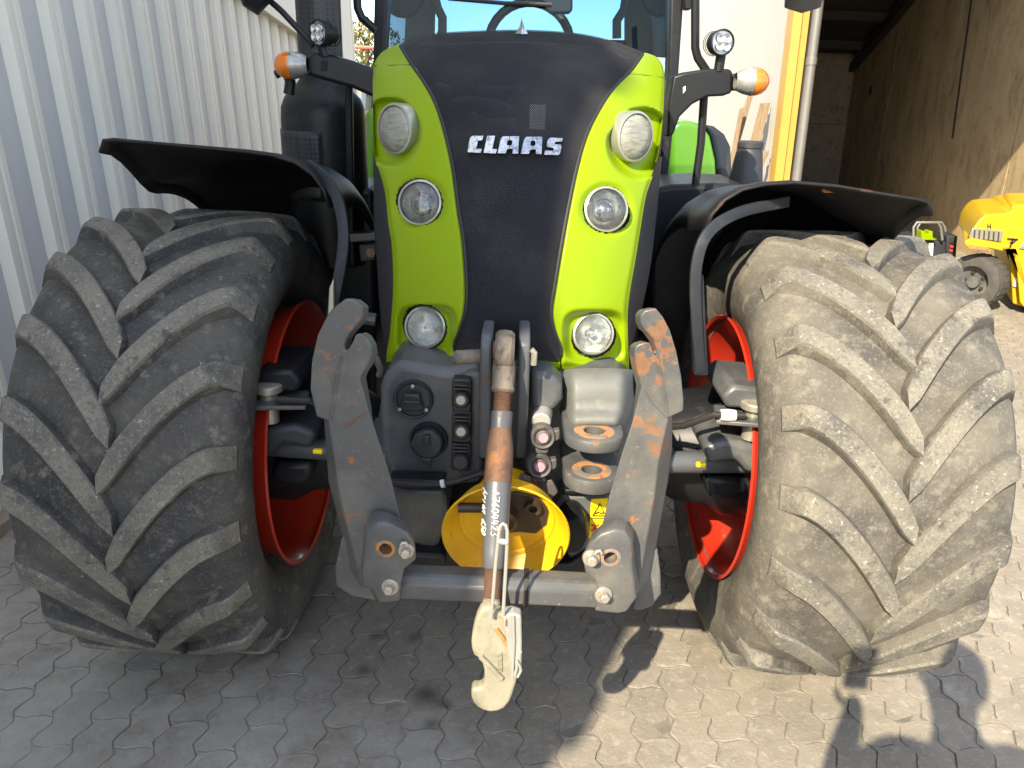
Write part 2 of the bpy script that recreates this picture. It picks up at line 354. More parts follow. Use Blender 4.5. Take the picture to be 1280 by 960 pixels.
PALE = [(atz(60, 900, 0), .40), (atz(300, 915, 0), .34), (atz(520, 945, 0), .25), (atz(150, 790, 0), .22), (atz(-80, 800, 0), .5)]
def stains_and_skylight(n, l, c, pos, nz):
    # pale cement dust, also painting skylight into the shaded left foreground
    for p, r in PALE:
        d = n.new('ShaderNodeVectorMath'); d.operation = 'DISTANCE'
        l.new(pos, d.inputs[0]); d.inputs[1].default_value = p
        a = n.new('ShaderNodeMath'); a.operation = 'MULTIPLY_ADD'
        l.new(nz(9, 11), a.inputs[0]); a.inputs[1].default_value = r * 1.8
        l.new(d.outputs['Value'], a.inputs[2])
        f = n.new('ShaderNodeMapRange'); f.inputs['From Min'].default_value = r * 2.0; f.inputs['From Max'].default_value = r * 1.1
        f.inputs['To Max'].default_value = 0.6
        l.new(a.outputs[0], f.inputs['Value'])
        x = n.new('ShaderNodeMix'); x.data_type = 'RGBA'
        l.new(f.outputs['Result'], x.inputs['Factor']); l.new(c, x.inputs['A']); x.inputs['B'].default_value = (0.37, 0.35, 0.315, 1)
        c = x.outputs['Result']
    for p, r in OIL:
        d = n.new('ShaderNodeVectorMath'); d.operation = 'DISTANCE'
        l.new(pos, d.inputs[0]); d.inputs[1].default_value = p
        a = n.new('ShaderNodeMath'); a.operation = 'MULTIPLY_ADD'
        l.new(nz(16, 8), a.inputs[0]); a.inputs[1].default_value = r * 1.6
        l.new(d.outputs['Value'], a.inputs[2])
        f = n.new('ShaderNodeMapRange'); f.inputs['From Min'].default_value = r * 1.9; f.inputs['From Max'].default_value = r * 0.9
        f.inputs['To Max'].default_value = 0.78 if r > 0.05 else 0.55
        l.new(a.outputs[0], f.inputs['Value'])
        x = n.new('ShaderNodeMix'); x.data_type = 'RGBA'
        l.new(f.outputs['Result'], x.inputs['Factor']); l.new(c, x.inputs['A']); x.inputs['B'].default_value = (0.03, 0.026, 0.022, 1)
        c = x.outputs['Result']
    return c
PAVE_L = [((0.285, 0.25, 0.195), 3.0, 0.42, 0.70, 10, None, 0.7), ((0.15, 0.14, 0.125), 9, 0.52, 0.70, 11, None, 0.6), ((0.40, 0.37, 0.31), 30, 0.54, 0.66, 10, None, 0.5), ((0.50, 0.48, 0.42), 95, 0.62, 0.70, 5, None, 0.7), ((0.09, 0.085, 0.08), 120, 0.60, 0.70, 5, None, 0.6), ((0.46, 0.44, 0.40), 2.2, 0.60, 0.70, 14, None, 0.6)]
M['paver'] = mat('concrete_paver', (0.225, 0.20, 0.16), 0.85, var=0.22, vscale=2.2, rnd=0.10, layers=PAVE_L, bump=(75, 0.55, 0.006), extra=stains_and_skylight)
M['joint'] = mat('sandy_joint', (0.185, 0.165, 0.135), 0.95, var=0.3, vscale=3, layers=[((0.10, 0.09, 0.075), 5, 0.5, 0.75)], bump=(90, 0.5, 0.004), extra=stains_and_skylight)
M['yard'] = mat('concrete_yard', (0.24, 0.21, 0.165), 0.9, var=0.2, vscale=0.6, layers=[((0.2, 0.18, 0.15), 2, 0.5, 0.8), ((0.32, 0.28, 0.22), 9, 0.6, 0.8, 8, None, 0.5)], bump=(40, 0.3, 0.005))

# ------------------------------------------------------------------ mesh building
class MB:
    def __init__(self):
        self.v = []; self.f = []
    def add(self, vs, fs):
        o = len(self.v)
        self.v += [tuple(p) for p in vs]
        self.f += [tuple(i + o for i in f) for f in fs]
        return self
    def box(self, c, s, rot=None):
        c = V(c); vs = []
        for dx in (-1, 1):
            for dy in (-1, 1):
                for dz in (-1, 1):
                    p = V((dx * s[0] / 2, dy * s[1] / 2, dz * s[2] / 2))
                    if rot: p = rot @ p
                    vs.append(c + p)
        return self.add(vs, [(0, 1, 3, 2), (4, 6, 7, 5), (0, 4, 5, 1), (2, 3, 7, 6), (0, 2, 6, 4), (1, 5, 7, 3)])
    def hexa(self, a, b):
        """box between two quads a (4 points) and b (4 points)"""
        return self.add(list(a) + list(b), [(0, 3, 2, 1), (4, 5, 6, 7), (0, 1, 5, 4), (1, 2, 6, 5), (2, 3, 7, 6), (3, 0, 4, 7)])
    def prism(self, pts, vec):
        n = len(pts); vec = V(vec)
        pts = [V(p) for p in pts]
        return self.add(pts + [p + vec for p in pts],
                        [tuple(range(n)), tuple(range(2 * n - 1, n - 1, -1))] + [(i, (i + n), (i + 1) % n + n, (i + 1) % n) for i in range(n)])
    def lathe(self, prof, o, axis, seg=32, cap=False, sx=1.0):
        o = V(o); a = V(axis).normalized()
        u = a.cross(V((0, 0, 1)))
        if u.length < 1e-3: u = V((1, 0, 0))
        u.normalize(); w = a.cross(u)
        vs = []; fs = []
        for (r, h) in prof:
            for i in range(seg):
                t = 2 * math.pi * i / seg
                vs.append(o + a * h + (u * math.cos(t) * sx + w * math.sin(t)) * r)
        for j in range(len(prof) - 1):
            for i in range(seg):
                k = (i + 1) % seg
                fs.append((j * seg + i, j * seg + k, (j + 1) * seg + k, (j + 1) * seg + i))
        if cap:
            fs.append(tuple(range(seg - 1, -1, -1)))
            fs.append(tuple(range((len(prof) - 1) * seg, len(prof) * seg)))
        return self.add(vs, fs)
    def tube(self, path, r, seg=10, cap=True):
        path = [V(p) for p in path]
        n = len(path); rings = []
        rs = r if isinstance(r, (list, tuple)) else [r] * n
        up = None
        for i, p in enumerate(path):
            d = (path[min(i + 1, n - 1)] - path[max(i - 1, 0)]).normalized()
            if up is None:
                up = d.cross(V((0, 0, 1)))
                if up.length < 0.05: up = d.cross(V((1, 0, 0)))
            else:
                up = up - d * up.dot(d)
            up.normalize()
            w = d.cross(up)
            rings.append([p + (up * math.cos(2 * math.pi * k / seg) + w * math.sin(2 * math.pi * k / seg)) * rs[i] for k in range(seg)])
        vs = [q for ring in rings for q in ring]; fs = []
        for j in range(n - 1):
            for i in range(seg):
                k = (i + 1) % seg
                fs.append((j * seg + i, j * seg + k, (j + 1) * seg + k, (j + 1) * seg + i))
        if cap:
            fs.append(tuple(range(seg - 1, -1, -1))); fs.append(tuple(range((n - 1) * seg, n * seg)))
        return self.add(vs, fs)
    def grid(self, rows):
        nr, nc = len(rows), len(rows[0])
        return self.add([p for r in rows for p in r], [(j * nc + i, j * nc + i + 1, (j + 1) * nc + i + 1, (j + 1) * nc + i) for j in range(nr - 1) for i in range(nc - 1)])
    def build(self, name, m, parent=None, bevel=0.0, seg=2, angle=35, thick=0.0, recalc=True, origin=None, subsurf=0, kind=None):
        c = V(origin) if origin is not None else (sum((V(p) for p in self.v), V()) / max(1, len(self.v)))
        me = bpy.data.meshes.new(name)
        me.from_pydata([V(p) - c for p in self.v], [], self.f)
        if recalc:
            bm = bmesh.new(); bm.from_mesh(me)
            bmesh.ops.recalc_face_normals(bm, faces=bm.faces)
            bm.to_mesh(me); bm.free()
        me.materials.append(M[m] if isinstance(m, str) else m)
        me.shade_smooth()
        me.set_sharp_from_angle(angle=R_(angle))
        o = bpy.data.objects.new(name, me)
        COL.objects.link(o)
        place(o, c, parent)
        if thick:
            s = o.modifiers.new('thickness', 'SOLIDIFY'); s.thickness = thick; s.offset = 0
        if bevel:
            b = o.modifiers.new('bevel', 'BEVEL'); b.width = bevel; b.segments = seg; b.limit_method = 'ANGLE'; b.angle_limit = R_(40)
        if subsurf:
            s = o.modifiers.new('sub', 'SUBSURF'); s.levels = subsurf; s.render_levels = subsurf
        if kind: o['kind'] = kind
        return o
WP = {}
def place(o, world, parent):
    o.location = world
    WP[o.name] = V(world)
    if parent is not None:
        o.parent = parent
        o.matrix_parent_inverse = Matrix.Translation(-WP[parent.name])
def thing(name, label, cat, loc, group=None):
    o = bpy.data.objects.new(name, None)
    o.empty_display_size = 0.1
    COL.objects.link(o)
    place(o, V(loc), None)
    return tag(o, label, cat, group)
def tag(o, label=None, cat=None, group=None, kind=None):
    if label: o['label'] = label
    if cat: o['category'] = cat
    if group: o['group'] = group
    if kind: o['kind'] = kind
    return o
def twin(o, parent, loc=None):
    c = o.copy(); COL.objects.link(c)
    if parent is not None:
        c.parent = parent
        c.matrix_parent_inverse = Matrix.Translation(-WP[parent.name])
    if loc is not None: c.location = loc
    WP[c.name] = V(c.location)
    return c
def cut(o, cutters):
    """bore holes into a finished part (the cutting cylinders are removed again)"""
    tmp = []
    for (c, ax, r, L) in cutters:
        m = MB(); m.lathe([(r, -L), (r, L)], c, ax, 28, cap=True)
        t = m.build('bore_tool', 'rust')
        md = o.modifiers.new('bore', 'BOOLEAN'); md.operation = 'DIFFERENCE'; md.object = t; md.solver = 'EXACT'
        tmp.append(t)
    bpy.context.view_layer.update()
    dg = bpy.context.evaluated_depsgraph_get()
    me = bpy.data.meshes.new_from_object(o.evaluated_get(dg))
    o.modifiers.clear()
    o.data = me
    me.set_sharp_from_angle(angle=R_(35))
    for t in tmp:
        bpy.data.objects.remove(t, do_unlink=True)
def circ(px, py, r, n, Y):
    return [at(px + r * math.cos(2 * math.pi * i / n), py + r * math.sin(2 * math.pi * i / n), Y) for i in range(n)]
def P2(pts, Y):
    return [at(x, y, Y) for x, y in pts]
# ================================================================== PART 2: THE YARD
g = MB()
g.add([(-300, -60, -0.012), (300, -60, -0.012), (300, 500, -0.012), (-300, 500, -0.012)], [(0, 1, 2, 3)])
ground = tag(g.build('ground', 'yard'), kind='structure')
# paving bed with every interlocking paver standing on it
g = MB()
g.add([(-4.5, 0.9, -0.0040), (9.5, 0.9, -0.0040), (9.5, 14, -0.0040), (-4.5, 14, -0.0040)], [(0, 1, 2, 3)])
paving = tag(g.build('paving', 'joint'), kind='structure')
PL, PH = 0.212, 0.118
def wav(x):          # long-edge wave, period half a paver
    t = (x / (PL / 2)) % 1.0
    return 0.0125 * table([(0, 0), (0.2, 0.95), (0.3, 1), (0.7, -0.95), (0.8, -1), (1, 0)], t)
def zig(t):          # short-edge zigzag
    return 0.007 * math.sin(2 * math.pi * t)
def paver_outline(j):
    off = (j % 2) * PL / 2
    pts = []
    for k in range(11):
        x = PL * k / 10
        pts.append((x, wav(x + off)))
    for t in (0.3, 0.5, 0.72):
        pts.append((PL + zig(t), PH * t + 0))
    for k in range(10, -1, -1):
        x = PL * k / 10
        pts.append((x, PH + wav(x + off)))
    for t in (0.72, 0.5, 0.3):
        pts.append((zig(t), PH * t))
    return [(x - PL / 2, y - PH / 2) for x, y in pts]
def paver_mesh(j, rs):
    out = paver_outline(j)
    n = len(out)
    def ring(gap, z):
        r = []
        for i in range(n):
            a = V(out[i - 1]).to_2d(); b = V(out[i]).to_2d(); c = V(out[(i + 1) % n]).to_2d()
            e1 = (b - a).normalized(); e2 = (c - b).normalized()
            nn = V((-(e1 + e2).y, (e1 + e2).x)).normalized()
            q = b + nn * gap
            r.append((q.x, q.y, z))
        return r
    vs = ring(0.0026, -0.012) + ring(0.0028, -0.0010) + ring(0.0038, 0.0)
    fs = []
    for lv in (0, 1):
        for i in range(n):
            k = (i + 1) % n
            fs.append((lv * n + i, lv * n + k, (lv + 1) * n + k, (lv + 1) * n + i))
    fs.append(tuple(range(2 * n, 3 * n)))
    return vs, fs
pm = []
for j in range(12):
    vs, fs = paver_mesh(j % 2, 0)
    rj = random.Random(j)
    n3 = len(vs) // 3
    jit = [(rj.gauss(0, .0011), rj.gauss(0, .0011)) for _ in range(n3)]
    vs = [(-y - jit[i % n3][0], x + jit[i % n3][1], z - (abs(rj.gauss(0, .0009)) if i >= 2 * n3 else 0)) for i, (x, y, z) in enumerate(vs)]
    me = bpy.data.meshes.new('paver')
    me.from_pydata(vs, [], fs)
    me.materials.append(M['paver'])
    me.update()
    pm.append((me, vs, fs))
cand = []
CR = CAM_R.transposed()
for j in range(-34, 78):
    for i in range(int(1.2 / PL), int(13.6 / PL)):
        y = i * PL + (j % 2) * PL / 2
        x = j * PH
        if x > 9.2: continue
        q = CR @ (V((x, y, 0)) - CAM_C)
        if q.z > -0.1: continue
        sx = 640 + F_PX * q.x / -q.z; sy = 480 - F_PX * q.y / -q.z
        if not (-70 < sx < 1350 and -70 < sy < 1020): continue
        hidden = (y > 3.3 and x < 1.5)
        if hidden: continue
        under = (1.95 < y < 2.7 and 0.66 < abs(x) < 1.18) or (y > 2.6 and 0.3 < abs(x) < 1.5 and y < 3.3)
        cand.append((-q.z + (5 if under else 0), x, y, j))
cand.sort()
rest = MB()
for n, (d, x, y, j) in enumerate(cand):
    rz = random.gauss(0, 0.0014); tx = random.gauss(0, 0.008); ty = random.gauss(0, 0.006); yaw = random.gauss(0, 0.009)
    me, vs, fs = pm[(j % 2) + 2 * random.randrange(6)]
    rot = Matrix.Rotation(yaw, 3, 'Z') @ Matrix.Rotation(tx, 3, 'X') @ Matrix.Rotation(ty, 3, 'Y')
    if n < 298:
        o = bpy.data.objects.new('paver', me)
        COL.objects.link(o)
        place(o, V((x, y, rz)), paving)
        o.rotation_euler = rot.to_euler()
    else:
        rest.add([V((x, y, rz)) + rot @ V(p) for p in vs], fs)
rp = rest.build('paver_field', 'paver', paving, recalc=False, angle=20)
rp['kind'] = 'stuff'

# ------------------------------------------------------------------ corrugated building on the left (leans two degrees against the sloping yard)
def lw(y, z, off=0.0):
    return V((-2.06 - 0.045 * y - 0.035 * z + off, y, z))
YA, YB = -2.9, 13.2
bld = thing('corrugated_building', 'cream corrugated metal building standing along the left of the tractor', 'building', lw(5, 0))
def fas(y):            # lower edge of the sloping fascia
    return 2.46 - 0.092 * (y - 7.5)
w = MB()
w.hexa([lw(YA, 0), lw(YB, 0), lw(YB, fas(YB) + .1), lw(YA + 0.155 * 3.5, fas(YA) + .1)],
       [lw(YA, 0, -.08), lw(YB, 0, -.08), lw(YB, fas(YB) + .1, -.08), lw(YA + 0.155 * 3.5, fas(YA) + .1, -.08)])
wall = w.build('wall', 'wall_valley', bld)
RP = 0.362
k = 0
y = 2.2
while y < YB - 0.2:
    r = MB()
    zt = fas(y) + 0.02
    a, b, c, d = y, y + 0.030, y + 0.145, y + 0.175
    h = 0.042
    zb = 0.05
    r.add([lw(a, zb, .001), lw(b, zb, h), lw(b + .035, zb, h), lw(b + .045, zb, h - .006), lw(c - .045, zb, h - .006), lw(c - .035, zb, h), lw(c, zb, h), lw(d, zb, .001),
           lw(a, zt, .001), lw(b, zt, h), lw(b + .035, zt, h), lw(b + .045, zt, h - .006), lw(c - .045, zt, h - .006), lw(c - .035, zt, h), lw(c, zt, h), lw(d, zt, .001)],
          [(i, i + 1, i + 9, i + 8) for i in range(7)] + [tuple(range(7, -1, -1)), tuple(range(8, 16))])
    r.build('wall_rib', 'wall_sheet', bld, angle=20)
    y += RP
f = MB()
ya2 = YA + 0.155 * 4
f.hexa([lw(ya2, fas(ya2), .10), lw(YB, fas(YB), .10), lw(YB, fas(YB) + .19, .10), lw(ya2, fas(ya2) + .19, .10)],
       [lw(ya2, fas(ya2), -.02), lw(YB, fas(YB), -.02), lw(YB, fas(YB) + .19, -.02), lw(ya2, fas(ya2) + .19, -.02)])
f.build('fascia', 'trim', bld, bevel=.006)
f = MB()
f.hexa([lw(ya2, fas(ya2) + .192, .06), lw(YB, fas(YB) + .192, .06), lw(YB, 5.3, .06), lw(YA + .155 * 5.3, 5.3, .06)],
       [lw(ya2, fas(ya2) + .192, -.06), lw(YB, fas(YB) + .192, -.06), lw(YB, 5.3, -.06), lw(YA + .155 * 5.3, 5.3, -.06)])
f.build('upper_cladding', 'trim', bld)
f = MB()
f.hexa([lw(YB - .12, 0, .055), lw(YB + .02, 0, .055), lw(YB + .02, 5.3, .075), lw(YB - .12, 5.3, .075)],
       [lw(YB - .12, 0, -.1), lw(YB + .02, 0, -.1), lw(YB + .02, 5.3, -.1), lw(YB - .12, 5.3, -.1)])
f.build('corner_post', 'trim', bld)
f = MB()
f.hexa([lw(YA + .155 * 5.3, 5.31, .12), lw(YB + .1, 5.31, .12), lw(YB + .1, 5.42, .12), lw(YA + .155 * 5.3, 5.42, .12)],
       [lw(YA + .155 * 5.3, 5.31, -6), lw(YB + .1, 5.31, -6), lw(YB + .1, 5.42, -6), lw(YA + .155 * 5.3, 5.42, -6)])
f.build('roof', 'wall_valley', bld)
f = MB()
f.hexa([lw(YA, 0, -.09), lw(YA, 0, -6), lw(YA + .82, 5.3, -6), lw(YA + .82, 5.3, -.09)],
       [lw(YA + .1, 0, -.09), lw(YA + .1, 0, -6), lw(YA + .92, 5.3, -6), lw(YA + .92, 5.3, -.09)])
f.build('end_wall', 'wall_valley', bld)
f = MB()
f.hexa([lw(1.0, 0, .07), lw(YB, 0, .07), lw(YB, .048, .07), lw(1.0, .048, .07)], [lw(1.0, 0, .002), lw(YB, 0, .002), lw(YB, .048, .002), lw(1.0, .048, .002)])
f.build('base_rail', 'board', bld)

# ------------------------------------------------------------------ the hall on the right
hall = thing('storage_hall', 'white ribbed hall with yellow corner and a dark open bay at the right', 'building', (4.5, 12, 0))
LEAN = 0.035
def sh(x, y, z):
    return V((x - LEAN * z, y, z))
CY = 11.0
def hx(y):                     # white side wall line
    return 3.56 + 0.095 * (y - CY)
c = MB(); rows_b = []; rows_t = []
y = CY + 0.02
i = 0
while y < 34:
    x0 = hx(y)
    st = 0.035 if i % 2 else 0.065
    o = 0.0 if (i // 2) % 2 else 0.018
    rows_b.append(sh(x0 - o, y, 0)); rows_t.append(sh(x0 - o, y, 6.5))
    if i % 2: y += 0.05
    else: y += 0.03
    i += 1
c.grid([rows_b, rows_t])
c.build('wall_cladding', 'hall_white', hall, angle=15)
c = MB(); c.hexa([sh(hx(CY) - .02, CY - .13, 0), sh(hx(CY) + .16, CY - .16, 0), sh(hx(CY) + .16, CY - .16, 6.5), sh(hx(CY) - .02, CY - .13, 6.5)],
                 [sh(hx(CY) - .02, CY + .018, 0), sh(hx(CY) + .16, CY + .018, 0), sh(hx(CY) + .16, CY + .018, 6.5), sh(hx(CY) - .02, CY + .018, 6.5)])
c.build('corner_post', 'hall_yellow', hall, bevel=.008)
c = MB(); c.hexa([sh(hx(CY) - .05, CY - .15, 0), sh(hx(CY) + .06, CY - .19, 0), sh(hx(CY) + .06, CY - .19, 6.5), sh(hx(CY) - .05, CY - .15, 6.5)],
                 [sh(hx(CY) - .05, CY + .1, 0), sh(hx(CY) + .06, CY - .162, 0), sh(hx(CY) + .06, CY - .162, 6.5), sh(hx(CY) - .05, CY + .1, 6.5)])
c.build('corner_flashing', 'hall_yellow', hall, bevel=.006)
c = MB(); c.tube([sh(hx(CY) + .24, CY - .19, 0), sh(hx(CY) + .24, CY - .19, 6.5)], .062, 16); c.build('downpipe', 'pipe', hall)
for z in (2.25, 4.4):
    c = MB(); c.tube([sh(hx(CY) + .24, CY - .19, z), sh(hx(CY) + .24, CY - .19, z + .09)], .070, 16); c.build('pipe_collar', 'pipe', hall, bevel=.004)
c = MB(); c.hexa([sh(hx(CY) + .17, CY - .10, 0), sh(hx(CY) + .34, CY - .10, 0), sh(hx(CY) + .34, CY - .10, 6.5), sh(hx(CY) + .17, CY - .10, 6.5)],
                 [sh(hx(CY) + .17, CY + .15, 0), sh(hx(CY) + .34, CY + .15, 0), sh(hx(CY) + .34, CY + .15, 6.5), sh(hx(CY) + .17, CY + .15, 6.5)])
c.build('jamb', 'steel_beam', hall)
def rx(y):                     # right inner wall line
    return 5.5 + 0.16 * (y - 7.5)
BY = 17.8
def ceil(y):
    return 2.75 + max(0, (BY - y)) * 0.285
# board wall on the right made of big sheets
yy = [4.6, 7.0, 9.48, 12.0, 14.9, BY]
for a, b in zip(yy, yy[1:]):
    c = MB()
    t = .05
    c.hexa([sh(rx(a + .012), a + .012, 0), sh(rx(b - .012), b - .012, 0), sh(rx(b - .012), b - .012, ceil(b) + .5), sh(rx(a + .012), a + .012, ceil(a) + .5)],
           [sh(rx(a) + t, a + .012, 0), sh(rx(b) + t, b - .012, 0), sh(rx(b) + t, b - .012, ceil(b) + .5), sh(rx(a) + t, a + .012, ceil(a) + .5)])
    c.build('wall_panel', 'plywood', hall)
c = MB(); c.hexa([sh(rx(4.5) + .06, 4.5, 0), sh(rx(BY) + .06, BY + .1, 0), sh(rx(BY) + .06, BY + .1, 6), sh(rx(4.5) + .06, 4.5, 6)],
                 [sh(rx(4.5) + .2, 4.5, 0), sh(rx(BY) + .2, BY + .1, 0), sh(rx(BY) + .2, BY + .1, 6), sh(rx(4.5) + .2, 4.5, 6)])
c.build('outer_wall', 'hall_white', hall)
def onboard(px, py):
    lo, hi = 6.0, 17.8
    for _ in range(40):
        Y = (lo + hi) / 2
        p = at(px, py, Y)
        if p.x + LEAN * p.z > rx(Y): lo, hi = lo, Y
        else: lo, hi = Y, hi
    return at(px, py, lo)
q = onboard(1191, 173); q2 = onboard(1216, -8)
c = MB(); c.hexa([q + V((-.012, -.02, 0)), q + V((-.012, .02, 0)), q2 + V((-.012, .02, 0)), q2 + V((-.012, -.02, 0))],
                 [q + V((.004, -.02, 0)), q + V((.004, .02, 0)), q2 + V((.004, .02, 0)), q2 + V((.004, -.02, 0))])
c.build('black_strip', 'steel_beam', hall)
q = onboard(1089, 113)
c = MB(); c.prism([q + V((-.008, y_, z_)) for y_, z_ in ((-.10, .03), (-.03, .09), (.08, .05), (.10, -.03), (.02, -.10), (-.07, -.06))], (.02, 0, 0)); c.build('wall_hole', 'steel_beam', hall)
xb = rx(BY)
c = MB(); c.hexa([sh(hx(BY) + .1, BY + .07, 0), sh(xb + .1, BY + .07, 0), sh(xb + .1, BY + .07, 3.4), sh(hx(BY) + .1, BY + .07, 3.4)], [sh(hx(BY) + .1, BY + .17, 0), sh(xb + .1, BY + .17, 0), sh(xb + .1, BY + .17, 3.4), sh(hx(BY) + .1, BY + .17, 3.4)]); c.build('back_wall', 'steel_beam', hall)
for a, b in ((hx(BY) + .14, 5.6), (5.606, xb + .05)):
    for z0, z1 in ((0, 1.35), (1.36, 3.3)):
        c = MB(); c.hexa([sh(a, BY, z0), sh(b, BY, z0), sh(b, BY, z1), sh(a, BY, z1)], [sh(a, BY + .06, z0), sh(b, BY + .06, z0), sh(b, BY + .06, z1), sh(a, BY + .06, z1)])
        c.build('back_board', 'board', hall)
# inner face of the white side wall
c = MB(); c.hexa([sh(hx(CY) + .12, CY + .16, 0), sh(hx(BY) + .05, BY - .01, 0), sh(hx(BY) + .05, BY - .01, 6), sh(hx(CY) + .12, CY + .16, 6)],
                 [sh(hx(CY) + .22, CY + .16, 0), sh(hx(BY) + .15, BY - .01, 0), sh(hx(BY) + .15, BY - .01, 6), sh(hx(CY) + .22, CY + .16, 6)])
c.build('inner_wall', 'board', hall)
# roof: sloping dark ceiling sheets, beams, and the deep canopy whose edge throws the slanting shade on the board wall
c = MB(); c.hexa([sh(hx(BY) + .16, BY + .1, 2.75), sh(8.2, BY + .1, 2.75), sh(8.2, CY, ceil(CY)), sh(hx(CY) + .2, CY, ceil(CY))],
                 [sh(hx(BY) + .16, BY + .1, 2.9), sh(8.2, BY + .1, 2.9), sh(8.2, CY, ceil(CY) + .15), sh(hx(CY) + .2, CY, ceil(CY) + .15)])
c.build('ceiling', 'dark_ceiling', hall)
for y in (12.4, 14.0, 15.6, 17.0):
    c = MB(); c.hexa([sh(hx(y) + .2, y, ceil(y) - .16), sh(7.2, y, ceil(y) - .16), sh(7.2, y, ceil(y) - .005), sh(hx(y) + .2, y, ceil(y) - .005)],
                     [sh(hx(y) + .2, y + .14, ceil(y) - .2), sh(7.2, y + .14, ceil(y) - .2), sh(7.2, y + .14, ceil(y) - .045), sh(hx(y) + .2, y + .14, ceil(y) - .045)])
    c.build('roof_beam', 'steel_beam', hall)
for y0, y1 in ((11.2, 14.2), (14.25, 17.7)):
    c = MB(); c.hexa([sh(rx(y0) - .14, y0, ceil(y0) - .36), sh(rx(y0) - .01, y0, ceil(y0) - .36), sh(rx(y0) - .01, y0, ceil(y0) - .2), sh(rx(y0) - .14, y0, ceil(y0) - .2)],
                     [sh(rx(y1) - .14, y1, ceil(y1) - .36), sh(rx(y1) - .01, y1, ceil(y1) - .36), sh(rx(y1) - .01, y1, ceil(y1) - .2), sh(rx(y1) - .14, y1, ceil(y1) - .2)])
    c.build('wall_plate', 'steel_beam', hall)
c = MB(); c.hexa([(2.65, 5.45, 4.62), (9.5, 5.45, 4.62), (9.5, CY, 4.66), (2.65, CY, 4.66)], [(2.65, 5.45, 4.85), (9.5, 5.45, 4.85), (9.5, CY, 4.9), (2.65, CY, 4.9)])
c.build('canopy', 'dark_ceiling', hall)
c = MB(); c.hexa([sh(3.3, CY + .02, 6.5), sh(9, CY + .02, 6.5), sh(9, 34, 6.5), sh(5.6, 34, 6.5)], [sh(3.3, CY + .02, 6.6), sh(9, CY + .02, 6.6), sh(9, 34, 6.6), sh(5.6, 34, 6.6)])
c.build('roof', 'pipe', hall)
c = MB(); c.hexa([sh(hx(CY) + .36, CY - .05, 4.66 + .26), sh(9, CY - .05, 4.92), sh(9, CY - .05, 6.5), sh(hx(CY) + .36, CY - .05, 6.5)],
                 [sh(hx(CY) + .36, CY + .05, 4.92), sh(9, CY + .05, 4.92), sh(9, CY + .05, 6.5), sh(hx(CY) + .36, CY + .05, 6.5)])
c.build('gable_cladding', 'hall_white', hall)

# ------------------------------------------------------------------ planks leaning on the white wall
PK = [((938, 118), (905, 235), 11.5, .07, 'thin split plank leaning upright between the green mudguard and white wall'),
      ((927, 136), (908, 240), 11.3, .06, 'short dark plank leaning leftmost against the white hall wall'),
      ((956, 130), (928, 240), 11.6, .13, 'widest pale plank leaning on the white wall behind the black funnel'),
      ((957, 190), (925, 260), 11.2, .08, 'low stubby plank end showing right of the black funnel')]
for (ax, ay), (bx, by), Y, wd, lb in PK:
    a = at(ax, ay, Y); b = at(bx, by, Y)
    b = b + (b - a) * 1.2
    d = (a - b).normalized(); s = V((1, -.25, 0)); s = (s - d * s.dot(d)).normalized(); t = d.cross(s)
    m = MB(); w2 = wd * .62
    m.hexa([b - s * w2 - t * .03, b + s * w2 - t * .03, b + s * w2 + t * .03, b - s * w2 + t * .03],
           [a - s * w2 * .8 - t * .03, a + s * w2 * .9 - t * .03 + d * .03, a + s * w2 * .9 + t * .03 + d * .03, a - s * w2 * .8 + t * .03])
    tag(m.build('plank', 'plank', bevel=.005), lb, 'plank', 'planks leaning on the hall')
m = MB(); m.prism(P2([(947, 147), (956, 150), (955, 167), (948, 166)], 11.72), (0, .02, 0))
tag(m.build('tag_plate', 'sticker'), 'small yellow plate stuck behind the pale plank on the white wall', 'plate')

# ------------------------------------------------------------------ autumn tree and red rail far behind on the left
T0 = V((-7.9, 42, 0))
tree = thing('autumn_tree', 'yellow green autumn tree far behind, between the left building and the cab', 'tree', T0)
m = MB(); m.tube([T0, T0 + V((.1, 0, 1.5)), T0 + V((.0, .1, 3.0)), T0 + V((.2, 0, 4.6))], [.22, .17, .12, .04], 9)
for k in range(9):
    a = k * 2.4; z0 = 1.6 + .28 * k
    p = T0 + V((.08, 0, z0)); e = p + V((math.cos(a) * 1.3, math.sin(a) * 1.3, .9))
    m.tube([p, (p + e) / 2 + V((0, 0, .25)), e], [.07, .045, .012], 6)
m.build('trunk', 'bark', tree)
m = MB()
for k in range(2600):
    while True:
        q = V((random.uniform(-1, 1), random.uniform(-1, 1), random.uniform(-1, 1)))
        if q.length < 1 and mnoise.noise(q * 2.3 + V((3, 1, 7))) > -0.12: break
    p = T0 + V((.1, 0, 3.3)) + V((q.x * 2.0, q.y * 2.0, q.z * 1.75))
    s = random.uniform(.05, .11)
    u = V((random.gauss(0, 1), random.gauss(0, 1), random.gauss(0, 1))).normalized(); w_ = u.orthogonal().normalized()
    m.add([p - u * s, p + w_ * s * .6, p + u * s, p - w_ * s * .6], [(0, 1, 2, 3)])
m.build('crown', 'leaf', tree, recalc=False)
rl = thing('barrier_rail', 'thin red and white rail in front of the distant autumn tree', 'rail', (-6, 30, 2.4))
a, b = at(405, 57.5, 30), at(520, 61.5, 30)
m = MB(); m.tube([a, b], .06, 8); m.build('rail', 'railred', rl)
for t in (0.02, .98):
    p = a + (b - a) * t
    m = MB(); m.tube([p, V((p.x, p.y, 0))], .05, 8); m.build('post', 'pipe', rl)

# ------------------------------------------------------------------ yellow forklift at the right edge
FO = V((5.0, 7.7, 0))
fk = thing('forklift', 'worn yellow forklift parked by the sunlit board wall at the right edge', 'forklift', FO)
def fpt(px, py, Y): return at(px, py, Y)
YF = 7.15
